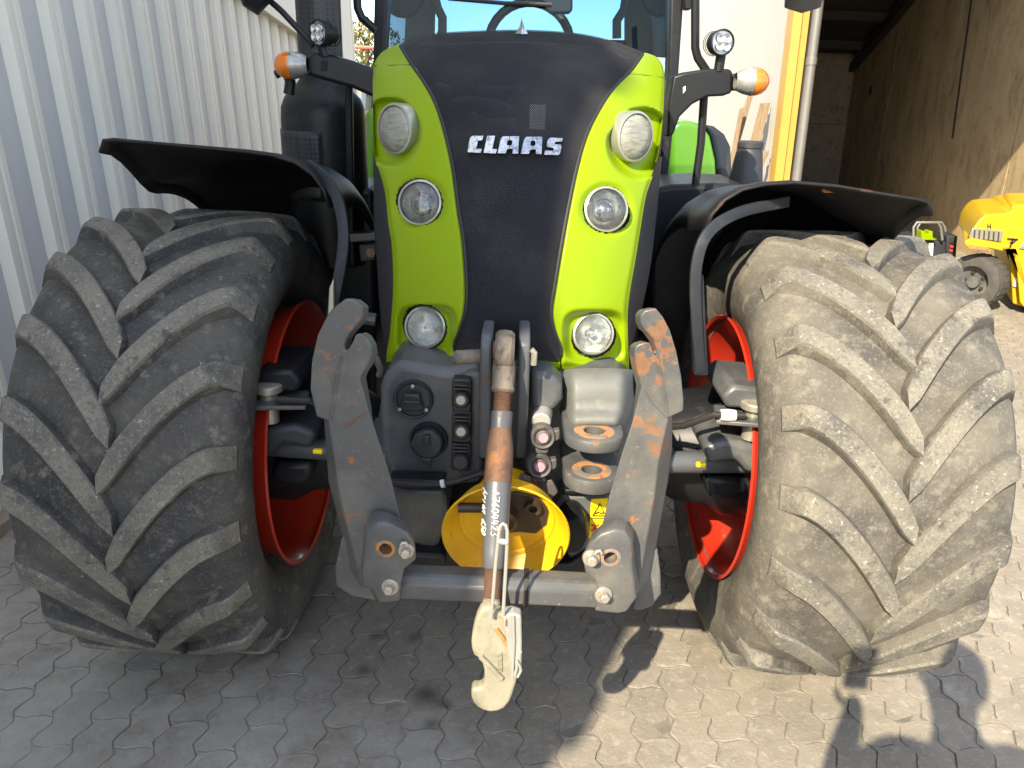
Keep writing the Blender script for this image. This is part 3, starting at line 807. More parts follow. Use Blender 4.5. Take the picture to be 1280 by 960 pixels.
# counterweight body: outline seen from its side, extruded away
body = P2([(1213, 300), (1217, 285), (1224, 275), (1232, 268), (1262, 266), (1267, 262), (1300, 262), (1345, 266), (1345, 386), (1280, 384), (1266, 380), (1262, 312), (1238, 312), (1212, 304)], YF)
m = MB(); m.prism(body, (.5, 1.15, 0)); m.build('body', 'fork_yellow', fk, bevel=.018, seg=3)
m = MB(); m.prism(P2([(1262, 312), (1269, 312), (1275, 378), (1284, 388), (1345, 398), (1345, 378), (1290, 372), (1276, 320)], YF - .1), (.1, .2, 0)); m.build('side_sill', 'fork_yellow', fk, bevel=.008)
m = MB(); m.prism(P2([(1206, 302), (1214, 298), (1254, 305), (1254, 314), (1236, 310), (1209, 312)], YF - .08), (.3, .6, 0)); m.build('bumper', 'fork_yellow', fk, bevel=.008)
m = MB(); m.prism(P2([(1207, 306), (1232, 309), (1240, 313), (1212, 311)], YF - .09), (.02, .02, 0)); m.build('rust_strip', 'rust_bright', fk)
m = MB(); m.prism(P2([(1211, 297), (1216, 285), (1255, 289), (1252, 302)], YF - .035), (.02, .06, 0)); m.build('grille_strip', 'bezel', fk, bevel=.004)
for k in range(6):
    xa = 1218 + k * 6
    m = MB(); m.prism(P2([(xa, 287.5 + k * .5), (xa + 1.6, 287.7 + k * .5), (xa + .6, 299.5 + k * .4), (xa - 1, 299.3 + k * .4)], YF - .042), (.004, .012, 0)); m.build('grille_bar', 'dark_plastic', fk)
m = MB(); m.prism(P2([(1275, 311), (1345, 316), (1345, 300), (1285, 296)], YF - .02), (0, .03, 0)); m.build('side_vent', 'bezel', fk, bevel=.004)
m = MB(); m.prism(P2([(1262, 262), (1268, 256), (1345, 254), (1345, 264)], YF + .1), (.5, 1.0, 0)); m.build('hood', 'fork_yellow', fk, bevel=.02)
# marks: H, T and the plate with D
def stroke(mb, pts, w, Y, dep=.004):
    for a, b in zip(pts, pts[1:]):
        d = V((b[0] - a[0], b[1] - a[1])).normalized(); n_ = V((-d.y, d.x)) * w / 2
        a2 = V(a) - d * w * .3; b2 = V(b) + d * w * .3
        mb.prism(P2([(a2 + n_), (b2 + n_), (b2 - n_), (a2 - n_)], Y), (0, dep, 0))
m = MB(); stroke(m, [(1260, 298.5), (1272, 299.5)], 2, YF - .012); stroke(m, [(1266.5, 299), (1262, 312)], 2, YF - .012); stroke(m, [(1271, 299.5), (1266, 304), (1263, 303)], 1.4, YF - .012)
m.build('painted_mark', 'ink', fk)
m = MB(); stroke(m, [(1235, 280), (1235, 285)], .8, YF - .012); stroke(m, [(1238.5, 280), (1238.5, 286)], .8, YF - .012); stroke(m, [(1235, 283), (1238.5, 283)], .8, YF - .012)
m.build('painted_letter', 'ink', fk)
pl = P2([(1270, 347), (1345, 362), (1345, 374), (1267, 358)], YF - .02)
m = MB(); m.prism(pl, (0, .02, 0)); plate = m.build('name_plate', 'chalk', fk)
m = MB(); stroke(m, [(1273.5, 349.5), (1272, 357)], 1.4, YF - .026); stroke(m, [(1273.5, 349.5), (1276.5, 351), (1276, 356), (1272, 357)], 1.4, YF - .026)
m.build('plate_letter', 'ink', plate)
wc = atz(1224, 352, .285); wY = 7.22
wc = at(1218, 352, wY)
ax = V((-.80, -.60, 0)).normalized()
m = MB(); r0 = .255
m.lathe([(.15, .02), (.155, .075), (.21, .085), (.245, .07), (r0, .03), (r0, -.11), (.24, -.15), (.15, -.15)], wc, ax, 40)
ty = m.build('tyre', 'fork_rubber', fk, origin=wc)
for k in range(26):
    a = 2 * math.pi * k / 26
    u = ax.cross(V((0, 0, 1))).normalized(); w_ = ax.cross(u)
    rd = u * math.cos(a) + w_ * math.sin(a); tg = u * -math.sin(a) + w_ * math.cos(a)
    m = MB()
    c0 = wc + rd * (r0 - .004)
    m.hexa([c0 + ax * .045 - tg * .020 - rd * .02, c0 + ax * .045 + tg * .020 - rd * .02, c0 + ax * .04 + tg * .016 + rd * .007, c0 + ax * .04 - tg * .016 + rd * .007],
           [c0 - ax * .13 - tg * .020 - rd * .02, c0 - ax * .13 + tg * .020 - rd * .02, c0 - ax * .12 + tg * .016 + rd * .007, c0 - ax * .12 - tg * .016 + rd * .007])
    m.build('tread_block', 'fork_rubber', ty, recalc=True)
m = MB(); m.lathe([(.158, .062), (.150, .066), (.142, .05), (.13, .0), (.06, -.01), (.055, .04), (.02, .045), (.0, .045)], wc, ax, 36); m.build('rim', 'arm', fk)
for k in range(5):
    a = 2 * math.pi * k / 5
    m = MB(); m.lathe([(.018, -.02), (.018, .015), (0, .016)], wc + (u * math.cos(a) + w_ * math.sin(a)) * .09, ax, 10); m.build('wheel_nut', 'grease', fk)

# ------------------------------------------------------------------ small implement on the floor behind the right tyre
IY = 8.6
im = thing('implement', 'black implement with grey tube guard and bright green bracket behind the tractor tyre', 'implement', at(1165, 340, IY))
m = MB(); m.prism(P2([(1150, 300), (1184, 303), (1190, 325), (1146, 322)], IY), (.05, .35, 0)); m.build('body', 'dark_plastic', im, bevel=.01)
m = MB(); m.prism(P2([(1115, 303), (1124, 297), (1146, 294), (1150, 306), (1140, 310), (1116, 310)], IY + .05), (.05, .3, 0)); m.build('arm_block', 'dark_plastic', im, bevel=.01)
m = MB(); m.prism(P2([(1184, 295), (1197, 295), (1194, 333), (1186, 335), (1183, 310)], IY - .05), (.06, .3, 0)); m.build('end_block', 'dark_plastic', im, bevel=.008)
for dY, dx in ((-.06, 0), (.28, 5)):
    pts = [(1142 + dx, 300), (1142 + dx, 284), (1146 + dx, 278), (1172 + dx, 278), (1176 + dx, 284), (1178 + dx, 300)]
    m = MB(); m.tube(P2(pts, IY + dY), .014, 8); m.build('guard_tube', 'pipe', im)
m = MB(); m.prism(P2([(1152, 289), (1156, 289), (1157, 293), (1161, 293), (1162, 289), (1166, 289), (1166, 297), (1172, 300), (1152, 300)], IY - .1), (0, .12, 0)); m.build('green_bracket', 'green', im, bevel=.004)
m = MB(); m.prism(P2([(1146, 302), (1161, 302), (1161, 311), (1146, 311)], IY - .03), (0, .02, 0)); m.build('label_plate', 'pipe', im)
m = MB(); m.prism(P2([(1162, 304), (1167, 304), (1166, 320), (1161, 320)], IY - .05), (0, .02, 0)); m.build('white_strap', 'chalk', im)
m = MB(); m.prism(P2([(1159, 324), (1179, 325), (1178, 333), (1160, 331)], IY - .08), (0, .06, 0)); m.build('white_block', 'chalk', im, bevel=.005)
m = MB(); m.prism(P2([(1172, 326), (1178, 327), (1177, 333), (1172, 332)], IY - .09), (0, .008, 0)); m.build('yellow_sticker', 'sticker', im)
for q in ((1189.5, 303, 'coupler_dark'), (1189, 308, 'red_ink'), (1188, 313, 'red_ink')):
    m = MB(); m.lathe([(.016, 0), (.016, .02), (0, .02)], at(q[0], q[1], IY - .05), (0, -1, 0), 12); m.build('port', q[2], im)
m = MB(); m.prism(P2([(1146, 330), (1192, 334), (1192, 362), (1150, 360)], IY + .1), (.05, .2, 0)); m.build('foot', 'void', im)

# ------------------------------------------------------------------ the person taking the picture (stands behind the lens; only the shadow reaches the view)
man = thing('person', 'person holding a phone up, seen as a shadow on the paving', 'person', (.36, -.16, 0))
def skin(name, nodes, edges, m, parent, sub=2):
    me = bpy.data.meshes.new(name)
    me.from_pydata([p for p, r in nodes], edges, [])
    o = bpy.data.objects.new(name, me); COL.objects.link(o)
    place(o, V((0, 0, 0)), parent)
    s = o.modifiers.new('skin', 'SKIN'); s.use_smooth_shade = True
    sv = me.skin_vertices[0] if me.skin_vertices else None
    if sv is None:
        bpy.context.view_layer.objects.active = o
        sl = me.attributes
    for i, (p, r) in enumerate(nodes):
        rr = r if isinstance(r, tuple) else (r, r)
        me.skin_vertices[0].data[i].radius = rr
        me.skin_vertices[0].data[i].use_root = (i == 0)
    u = o.modifiers.new('sub', 'SUBSURF'); u.levels = sub; u.render_levels = sub
    me.materials.append(M[m])
    return o
bx = .375
nodes = [((bx, -.16, 1.00), (.165, .12)), ((bx, -.16, 1.18), (.155, .115)), ((bx, -.14, 1.42), (.18, .125)), ((bx - .02, -.10, 1.56), (.13, .09)),
         ((bx - .03, -.09, 1.66), .058), ((bx - .035, -.07, 1.76), (.085, .095)), ((bx - .035, -.07, 1.85), (.085, .098)), ((bx - .035, -.08, 1.93), .055),
         ((bx - .21, -.08, 1.55), .068), ((.03, -.02, 1.36), .052), ((.035, -.06, 1.62), .038), ((.035, -.055, 1.72), (.042, .022)),
         ((bx + .19, -.10, 1.55), .068), ((bx + .27, -.12, 1.28), .052), ((bx + .25, .02, 1.06), .040), ((bx + .24, .08, .98), (.04, .024)),
         ((bx - .10, -.16, .92), .10), ((bx - .11, -.14, .52), .068), ((bx - .12, -.18, .10), .050), ((bx - .12, -.05, .045), (.045, .04)),
         ((bx + .10, -.16, .92), .10), ((bx + .11, -.14, .52), .068), ((bx + .12, -.18, .10), .050), ((bx + .13, -.05, .045), (.045, .04))]
edges = [(0, 1), (1, 2), (2, 3), (3, 4), (4, 5), (5, 6), (6, 7), (2, 8), (8, 9), (9, 10), (10, 11), (2, 12), (12, 13), (13, 14), (14, 15), (0, 16), (16, 17), (17, 18), (18, 19), (0, 20), (20, 21), (21, 22), (22, 23)]
try:
    skin('body', nodes, edges, 'jacket', man)
    for k, (dx, L) in enumerate(((-.028, .070), (-.009, .078), (.010, .074), (.028, .060))):
        skin('finger', [((.035 + dx, -.055, 1.745), .010), ((.037 + dx, -.045, 1.745 + L * .5), .009), ((.037 + dx, -.042, 1.745 + L), .007)], [(0, 1), (1, 2)], 'skin', man, 1)
    skin('thumb', [((-.005, -.06, 1.70), .012), ((-.035, -.065, 1.735), .010), ((-.040, -.07, 1.765), .008)], [(0, 1), (1, 2)], 'skin', man, 1)
    m = MB()
    m.lathe([(.0, .115), (.05, .108), (.088, .07), (.104, .0), (.10, -.05)], (bx - .035, -.09, 1.86), (0, -.12, 1), 20); m.build('hair', 'hair', man)
    m = MB(); m.lathe([(.006, 0), (.016, .02), (.012, .045), (.004, .06)], (bx - .035, .035, 1.775), (0, .15, 1), 10, cap=True); m.build('nose', 'skin', man)
    for s in (-1, 1):
        m = MB(); m.lathe([(0, .008), (.012, .006), (.016, 0)], (bx - .035 + s * .034, .022, 1.84), (0, 1, 0), 10); m.build('eye', 'chalk', man)
        m = MB(); m.lathe([(.03, 0), (.032, .01), (.015, .014)], (bx - .035 + s * .088, -.07, 1.82), (s, -.3, 0), 12); m.build('ear', 'skin', man)
    m = MB(); m.box((bx - .035, .028, 1.745), (.045, .012, .012)); m.build('mouth', 'red_ink', man, bevel=.004)
except Exception as e:
    print('person:', e)
m = MB(); m.box((.035, -.030, 1.815), (.078, .009, .158)); tag(m.build('phone', 'ink', bevel=.003), 'phone held upright in the raised hand, its shadow falling low on the sunlit tyre', 'phone')
# ================================================================== PART 3: THE TRACTOR
TR = thing('tractor', 'lime green and black tractor seen head on with folded grey front linkage', 'tractor', (0, 2.35, 0))
# ---- hood surface: distance of the skin behind the lens as a function of sideways and height
Y0T = [(1.05, 1.80), (1.15, 1.775), (1.25, 1.765), (1.35, 1.775), (1.5, 1.815), (1.65, 1.885), (1.76, 1.965), (1.86, 2.075), (1.92, 2.18), (1.96, 2.30), (2.0, 2.48)]
def hoodY(x, z):
    return smooth_table(Y0T, z) + 1.15 * x * x + 2.2 * x ** 4
def onhood(px, py, off=0.0):
    Y = 1.95
    for _ in range(14):
        p = at(px, py, Y)
        Y = 0.5 * Y + 0.5 * hoodY(p.x, p.z)
    return at(px, py, Y + off)
GL_IN = [(56, 498), (79, 512), (103, 529), (131, 544), (169, 556), (210, 565), (262, 572), (300, 578), (360, 582), (391, 580), (414, 573), (431, 566), (440, 568), (449, 571), (462, 571)]
GL_OUT = [(56, 496), (60, 486), (65, 478), (73, 471), (81, 467.5), (112, 466), (187, 467), (205, 470), (214, 474), (240, 481), (285, 486), (308, 489.5), (363, 491.5), (425, 487), (440, 484), (462, 483)]
GR_IN = [(66, 806), (88, 790), (109, 769), (135, 751), (169, 734), (210, 722), (262, 711), (300, 704), (360, 694), (389, 690), (412, 694), (430, 701), (440, 703), (450, 701), (470, 701)]
GR_OUT = [(66, 808), (70, 819), (79, 827), (90, 830), (101, 830.5), (150, 828), (195, 822), (215, 816), (240, 807.5), (277, 801), (319, 794), (356, 787.5), (387, 784.5), (440, 786), (470, 787)]
def rec_ell(px, py, cx, cy, rx, ry, soft=.30):
    d = math.hypot((px - cx) / rx, (py - cy) / ry)
    return 1 - sstep(1 - soft, 1.0, d)
def rec_sq(px, py, cx, cy, rx, ry, soft=.28, p=4):
    d = (abs((px - cx) / rx) ** p + abs((py - cy) / ry) ** p) ** (1 / p)
    return 1 - sstep(1 - soft, 1.0, d)
def recess_left(px, py):
    top = 118 + max(0, (px - 470)) * .12 + max(0, px - 505) * 1.1
    a = rec_ell(px, py, 488, 164, 40, 46, .22) * sstep(top - 3, top + 9, py)
    return .062 * a + .014 * rec_ell(px, py, 524.5, 254, 38, 38, .35) + .030 * rec_sq(px, py, 533, 414, 40, 35, .30)
def recess_right(px, py):
    top = 127 + max(0, (830 - px)) * .20 + max(0, 788 - px) * .9
    a = rec_ell(px, py, 800, 178, 44, 48, .22) * sstep(top - 3, top + 9, py)
    return .062 * a + .014 * rec_ell(px, py, 758, 262, 38, 38, .35) + .030 * rec_sq(px, py, 743, 421, 42, 36, .30)
YBL = [(480, 454), (487, 452), (495, 449), (510, 451), (530, 454), (564, 459), (572, 458)]
YBR = [(695, 462), (700, 462), (740, 457), (765, 456), (777, 459), (788, 468)]
HOLES = [(524.5, 253.5, 29.3), (758, 262, 29.3), (531, 409.5, 28), (742, 418, 28)]
def panel(IN, OUT, y0, YB, rec, nc=60, nr=200):
    rows = []
    for j in range(nr + 1):
        v = j / nr
        row = []
        for i in range(nc + 1):
            u = i / nc
            yy_ = y0 + v * (456 - y0)
            xo, xi = smooth_table(OUT, yy_), smooth_table(IN, yy_)
            x_ = lerp(xo, xi, u)
            yb = table(YB, x_)
            yy_ = y0 + v * (yb - y0)
            edge = (1 - min(u, 1 - u) * 2)
            lip = .010 * (1 - sstep(0, .06, u)) + .006 * (1 - sstep(0, .04, 1 - u)) + .012 * sstep(.975, 1, v)
            row.append(onhood(x_, yy_, rec(x_, yy_) + lip))
        rows.append(row)
    m = MB(); m.grid(rows)
    keep = []
    for f in m.f:
        i = f[0]
        j, ii = divmod(i, nc + 1)
        y_ = y0 + (j + .5) / nr * (456 - y0)
        x_ = lerp(smooth_table(OUT, y_), smooth_table(IN, y_), (ii + .5) / nc)
        if all(math.hypot(x_ - a, y_ - b) > r for a, b, r in HOLES): keep.append(f)
    m.f = keep
    # returned edges so the panel has depth
    for edge in ([r[0] for r in rows], [r[-1] for r in rows], rows[-1]):
        m.grid([edge, [p + V((0, .05, 0)) for p in edge]])
    return m
hl = panel(GL_IN, GL_OUT, 56, YBL, recess_left).build('hood_panel', 'green', TR, angle=50, recalc=False)
hr = panel(GR_IN, GR_OUT, 66, YBR, recess_right).build('hood_panel', 'green', TR, angle=50, recalc=False)
# chin strip under the grille
m = MB(); rows = []
for j in range(5):
    rows.append([onhood(x, lerp(449.5, 459, j / 4) + (x - 570) * .028, .002 + .01 * (j == 4)) for x in range(568, 706, 6)])
m.grid(rows); m.grid([rows[-1], [p + V((0, .04, 0)) for p in rows[-1]]]); m.grid([rows[0], [p + V((0, .04, 0)) for p in rows[0]]]); m.build('chin', 'green', TR, angle=50, recalc=False)
# panel seam across each green shoulder
for pts in ([(468, 113), (490, 111.5), (514, 110.5)] , [(783, 92), (806, 94), (829, 97)]):
    if pts[0][0] < 500: pts = [(467, 82.5), (490, 81.5), (513, 81)]
    m = MB(); m.tube([onhood(x, y, -.0005) for x, y in pts], .0012, 6); m.build('panel_seam', 'ink', hl if pts[0][0] < 600 else hr)
# grille
TOPE = [(497, 56), (505, 51), (515, 46), (535, 42.5), (560, 40), (600, 38), (650, 37), (690, 38.5), (720, 41), (748, 46), (770, 52), (790, 59), (807, 66)]
rows = []
NR, NC = 90, 60
for j in range(NR + 1):
    v = j / NR
    row = []
    for i in range(NC + 1):
        u = i / NC
        yl, yr = lerp(56, 449.5, v), lerp(66, 453, v)
        xl, xr = smooth_table(GL_IN, yl) + .5, smooth_table(GR_IN, yr) - .5
        x_ = lerp(xl, xr, u)
        y_ = lerp(yl, yr, u)
        bumpy = smooth_table(TOPE, lerp(497, 807, u)) - lerp(56, 66, u)
        y_ += bumpy * (1 - v) ** 3
        row.append(onhood(x_, y_, .006))
    rows.append(row)
m = MB(); m.grid(rows)
gr = m.build('grille', 'grille', TR, angle=60, recalc=False)
# dark lining added close behind the mesh so it reads dark, following its curve
m = MB(); m.grid([[p + V((0, .085, -.004)) for p in r[::4]] for r in rows[::4] + [rows[-1]]]); m.build('dark_lining', 'void', TR, angle=60, recalc=False)
# raised crease across the top of the grille and black seal down both sides
m = MB(); m.tube([onhood(x, y, .004) for x, y in [(513, 63), (525, 58.5), (545, 56), (590, 54), (650, 53), (700, 55), (740, 60), (765, 65), (785, 74)]], .0016, 6); m.build('grille_crease', 'dark_plastic', gr)
for IN, sg in ((GL_IN, 1), (GR_IN, -1)):
    m = MB(); m.tube([onhood(smooth_table(IN, y) + sg * 1.2, y, .003) for y in range(58 if sg > 0 else 68, 448, 8)], .0042, 6); m.build('grille_seal', 'ink', gr)
# hood top and flanks running back to the cab
m = MB(); top = [onhood(x, table(TOPE, x) + 1.5, .012) for x in range(540, 766, 9)]
m.grid([top, [V((p.x * .97, 3.3, p.z - .09)) for p in top]]); m.build('hood_top', 'dark_plastic', TR, angle=60, recalc=False)
for OUT, y0 in ((GL_OUT, 57), (GR_OUT, 67)):
    e = [onhood(smooth_table(OUT, y), y, .03) for y in range(y0, 210, 8)]
    m = MB(); m.grid([e, [V((p.x * 1.03, 3.3, p.z)) for p in e]]); m.build('hood_flank', 'green', TR, angle=60, recalc=False)
def flank(OUT, edge, y0, y1, n=24):
    rows = []
    for j in range(n + 1):
        y = lerp(y0, y1, j / n)
        xi = smooth_table(OUT, y); xo = smooth_table(edge, y)
        a = onhood(xi, y, .012)
        ro = []
        for i in range(7):
            t = i / 6
            x_ = lerp(xi, xo, t)
            ro.append(at(x_, y, a.y + .20 * t ** 1.3))
        ro.append(V((ro[-1].x * 1.02, 3.3, ro[-1].z)))
        rows.append(ro)
    m = MB(); m.grid(rows)
    return m
flank(GL_OUT, [(190, 466.5), (221, 467.5), (274, 467), (330, 471), (380, 474), (425, 479), (440, 482)], 196, 434).build('side_panel', 'dark_plastic', TR, angle=60, recalc=False)
flank(GR_OUT, [(190, 829), (210, 826.5), (285, 819), (340, 812), (395, 800), (442, 786)], 196, 441).build('side_panel', 'dark_plastic', TR, angle=60, recalc=False)
# cooler pack and hoses seen faintly through the mesh
m = MB(); m.box((0, 2.36, 1.40), (.60, .06, .82)); m.build('radiator', 'void', TR)
ZH = [([(602, 111), (625, 112), (650, 110)], 3.2, 'arm'), ([(566, 128), (590, 126), (622, 130), (640, 139)], 5.5, 'grey'), ([(590, 146), (612, 152), (640, 153)], 3.0, 'arm'), ([(548, 108), (562, 114)], 6, 'grey')]
for pts, r, mm in ZH:
    P_ = [onhood(x, y, .060) for x, y in pts]
    m = MB(); m.tube(P_, r * .0021, 8); m.build('coolant_hose', mm, TR)
m = MB(); m.prism([onhood(x, y, .055) for x, y in ((662, 130), (682, 131), (681, 162), (662, 161))], (0, .01, 0)); m.build('data_plate', 'chalk', TR)
for x, y in ((602, 111), (651, 110), (641, 153), (592, 146)):
    m = MB(); m.lathe([(.011, 0), (.011, .02), (0, .02)], onhood(x, y, .045), (0, -1, 0), 10); m.build('hose_clamp', 'arm', TR)
# chrome letters and the hood spike
LT = {'C': [[(180, 306), (190, 235), (199, 190), (208, 165), (226, 147), (335, 147), (324, 192), (284, 194), (266, 270), (320, 272), (310, 312)]],
      'L': [[(330, 312), (366, 147), (446, 147), (418, 272), (464, 274), (450, 318)]],
      'A': [[(463, 316), (488, 200), (500, 168), (518, 152), (578, 152), (578, 192), (560, 196), (556, 236), (578, 236), (578, 274), (556, 275), (542, 316)], [(578.5, 152), (671, 152), (662, 318), (603, 318), (609, 274), (578.5, 274), (578.5, 236), (600, 236), (604, 194), (578.5, 192)]],
      'S': [[(903, 328), (912, 286), (988, 290), (996, 262), (935, 256), (924, 240), (936, 195), (948, 176), (968, 166), (1084, 170), (1072, 206), (1012, 204), (1004, 226), (1062, 229), (1070, 246), (1056, 312), (1040, 333)]]}
for ch, dx in (('C', 0), ('L', 0), ('A', 0), ('A', 220), ('S', 0)):
    m = MB()
    for poly in LT[ch]:
        pts = [onhood(560 + (x + dx) * .1328, 150 + y * .1328 + (dx * .003), -.012) for x, y in poly]
        m.prism(pts, (0, .014, 0))
    m.build('letter', 'chrome', gr, bevel=.0016, seg=2, angle=30)
m = MB()
b0 = onhood(652, 42, -.004)
m.lathe([(.017, 0), (.014, .006), (.007, .016), (.003, .030), (.0006, .042)], b0, (0, -.15, 1), 4, cap=True); m.build('hood_spike', 'chrome', TR, angle=20)

# ---- lamps in the hood
def headlight(px, py, rpx, off, aim, kind, depth=.055):
    c = onhood(px, py, off)
    zc = -(CR @ (c - CAM_C)).z
    r = rpx * zc / F_PX
    a = V(aim).normalized()
    m = MB()
    m.lathe([(r * 1.25, -depth - .01), (r * .96, -depth), (r, -depth * .6), (r, -.004), (r * .985, .0), (r * .90, .002), (r * .875, -.004), (r * .87, -.012)], c, a, 48)
    h = m.build('headlight', 'bezel', TR, angle=40, origin=c)
    if kind == 'work':
        m = MB(); m.lathe([(r * .88, -.006), (r * .80, .003), (r * .4, .007), (0, .008)], c, a, 40); m.build('lens', 'pale_lens', h, angle=60)
    else:
        m = MB()
        if kind == 'proj':
            m.lathe([(r * .88, -.008), (r * .80, -.012), (r * .52, -.022), (r * .50, -.026)], c, a, 40); m.build('reflector', 'ring_chrome', h, angle=60)
            m = MB(); m.lathe([(r * .51, -.032), (r * .49, -.024), (r * .42, -.014), (r * .25, -.006), (0, -.003)], c, a, 32); m.build('projector', 'proj', h, angle=60)
        else:
            m.lathe([(r * .88, -.008), (r * .74, -.026), (r * .5, -.040), (r * .22, -.048), (0, -.050)], c, a, 40); m.build('reflector', 'alu', h, angle=60)
            m = MB(); m.lathe([(r * .16, -.046), (r * .17, -.022), (r * .10, -.014), (0, -.012)], c, a, 16); m.build('bulb', 'bezel', h)
        m = MB(); m.lathe([(r * .90, -.003), (r * .82, .003), (r * .45, .010), (0, .012)], c, a, 40); m.build('lens', 'lens', h, angle=60)
    return h
headlight(492.5, 161, 31, -.008, (-.62, -.80, .04), 'work', .075)
headlight(795, 171, 31, -.008, (.58, -.82, .04), 'work', .075)
headlight(524.5, 253, 28.5, .000, (-.16, -1, .28), 'proj')
headlight(758, 261.5, 28.5, .000, (.16, -1, .28), 'proj')
headlight(531, 409, 26.5, .014, (-.14, -1, .24), 'halogen')
headlight(742, 417.5, 26.5, .014, (.14, -1, .24), 'halogen')

# ---- front casting with sockets
def slab(pts, Y, dep, name, mm, bevel=.012, par=TR, seg=3, vec=None, angle=35):
    m = MB(); m.prism(P2(pts, Y), vec if vec is not None else (0, dep, 0))
    return m.build(name, mm, par, bevel=bevel, seg=seg, angle=angle)
cast = slab([(474, 486), (479, 472), (488, 460), (500, 453), (520, 455), (560, 462), (585, 456), (604, 455), (604, 560), (602, 606), (570, 608), (489, 606), (476, 560)], 1.70, .26, 'front_casting', 'grey', .022, seg=4)
slab([(600, 455), (668, 460), (668, 600), (600, 600)], 1.735, .2, 'casting_centre', 'grey', .01)
slab([(660, 458), (684, 462), (706, 470), (740, 464), (772, 464), (790, 480), (796, 505), (790, 545), (776, 590), (766, 624), (660, 620)], 1.76, .22, 'casting_right', 'grey', .02, seg=4)
rows = []
prof = [(460, 1.74), (463, 1.715), (468, 1.69), (476, 1.672), (488, 1.66), (500, 1.655), (509, 1.652), (515, 1.640), (520, 1.620), (526, 1.612), (531, 1.614), (534, 1.64)]
for py, yb in prof:
    row = []
    for i in range(25):
        u = -1 + 2 * i / 24
        hw = lerp(44, 38, sstep(500, 530, py)); cxp = 747 - (py > 505) * 3 * sstep(505, 530, py)
        px = cxp + hw * math.copysign(abs(u) ** .85, u) 
        row.append(at(px, py + 2.0 * u * u + px * .0, yb + .085 * max(0, (abs(u) - .55) / .45) ** 2.0))
    rows.append(row)
m = MB(); m.grid(rows); m.build('tow_housing', 'dusty_grey', TR, angle=60, recalc=False)
slab([(664, 466), (688, 466), (703, 482), (704, 500), (692, 516), (664, 516)], 1.66, .1, 'casting_boss', 'grey', .016, seg=4)
slab([(575, 472), (586, 466), (603, 466), (603, 596), (575, 596)], 1.675, .05, 'coupler_plate', 'grey', .010)
def lip(px, py, w, Y, th, name):
    c = at(px, py, Y)
    R = w / 2
    pts = [V((c.x + R * math.cos(t), c.y - .035 + R * .95 * math.sin(t), c.z)) for t in [math.pi + math.pi * k / 14 for k in range(15)]]
    pts += [V((c.x + R * 1.02, c.y + .12, c.z)), V((c.x - R * 1.02, c.y + .12, c.z))]
    m = MB(); m.prism(pts, (0, 0, -th))
    o = m.build(name, 'arm', TR, bevel=.006)
    cut(o, [((c.x, c.y - .038, c.z), (0, 0, 1), .0235, .1)])
    m = MB(); m.lathe([(.046, .0004), (.040, .002), (.025, .0015), (.0232, -.03)], (c.x, c.y - .038, c.z), (0, 0, 1), 26); m.build('rust_ring', 'rusty_ring', o)
    return o
lip(741, 530, .135, 1.63, .030, 'tow_lip')
lip(738, 578, .130, 1.63, .036, 'tow_lip')
# lower plates around the guard
slab([(486, 611), (556, 613), (560, 640), (548, 684), (538, 688), (490, 672)], 1.66, .2, 'side_cover', 'grey', .014)
slab([(486, 599), (556, 601), (556, 608), (486, 607)], 1.64, .05, 'cover_edge', 'black', .004)
slab([(702, 618), (768, 620), (752, 690), (712, 700), (690, 640)], 1.68, .1, 'side_cover', 'grey', .01)
slab([(706, 612), (766, 612), (766, 619), (706, 618)], 1.655, .06, 'cover_edge', 'black', .004)
m = MB(); m.lathe([(.0, -.012), (.045, -.01), (.058, .02), (.05, .08)], at(716, 668, 1.60), (0, 1, 0), 28, sx=.7); m.build('rubber_cover', 'black', TR)
slab([(488, 690), (556, 694), (556, 714), (488, 712)], 1.62, .3, 'lower_frame', 'black', .01)
slab([(540, 690), (770, 690), (760, 722), (545, 722)], 1.72, .3, 'lower_frame', 'void', .01)
# round sockets on the left face
def socket(px, py, rpx, Y):
    c = at(px, py, Y); k = zc_(c) / F_PX; r = rpx * k
    m = MB(); m.lathe([(r, .03), (r, -.004), (r * .94, -.009), (r * .86, -.008), (r * .82, -.003), (0, -.003)], c, (0, 1, -.12), 40)
    o = m.build('socket', 'coupler_dark', TR, origin=c)
    return o, c, k
def zc_(p): return -(CR @ (p - CAM_C)).z
so, c, k = socket(517, 499, 25, 1.692)
for a in (math.pi / 2, math.pi * 1.19, -math.pi * .19):
    q = c + V((math.cos(a), -.012 / (20 * k), math.sin(a))) * 20 * k
    m = MB(); m.lathe([(.0045, 0), (.0045, -.004), (0, -.005)], q, (0, 1, 0), 10); m.build('screw', 'zinc', so)
m = MB(); m.prism([c + V((x * k, -.012, z * k)) for x, z in ((-9, 12), (9, 12), (11, 2), (14, -4), (12, -10), (-12, -10), (-14, -4), (-11, 2))], (0, -.018, 0)); m.build('flap', 'coupler_dark', so, bevel=.004)
m = MB(); m.box(c + V((0, -.034, 3 * k)), (20 * k, .008, 4 * k)); m.build('hinge', 'coupler_dark', so, bevel=.002)
so, c, k = socket(536, 550, 24, 1.692)
m = MB(); m.lathe([(20 * k, -.005), (20 * k, -.030), (18 * k, -.036), (0, -.038)], c, (0, 1, -.1), 10); m.build('cap', 'coupler_dark', so, bevel=.003)
m = MB(); m.prism([c + V((x * k, -.036, z * k)) for x, z in ((-4, 16), (4, 16), (5, 4), (-5, 4))], (0, -.010, 0)); m.build('latch', 'coupler_dark', so, bevel=.003)
m = MB(); m.prism([c + V((x * k, -.030, z * k)) for x, z in ((-8, -16), (6, -16), (5, -27), (2, -29), (-6, -21))], (0, -.010, 0)); m.build('tab', 'coupler_dark', so, bevel=.003)
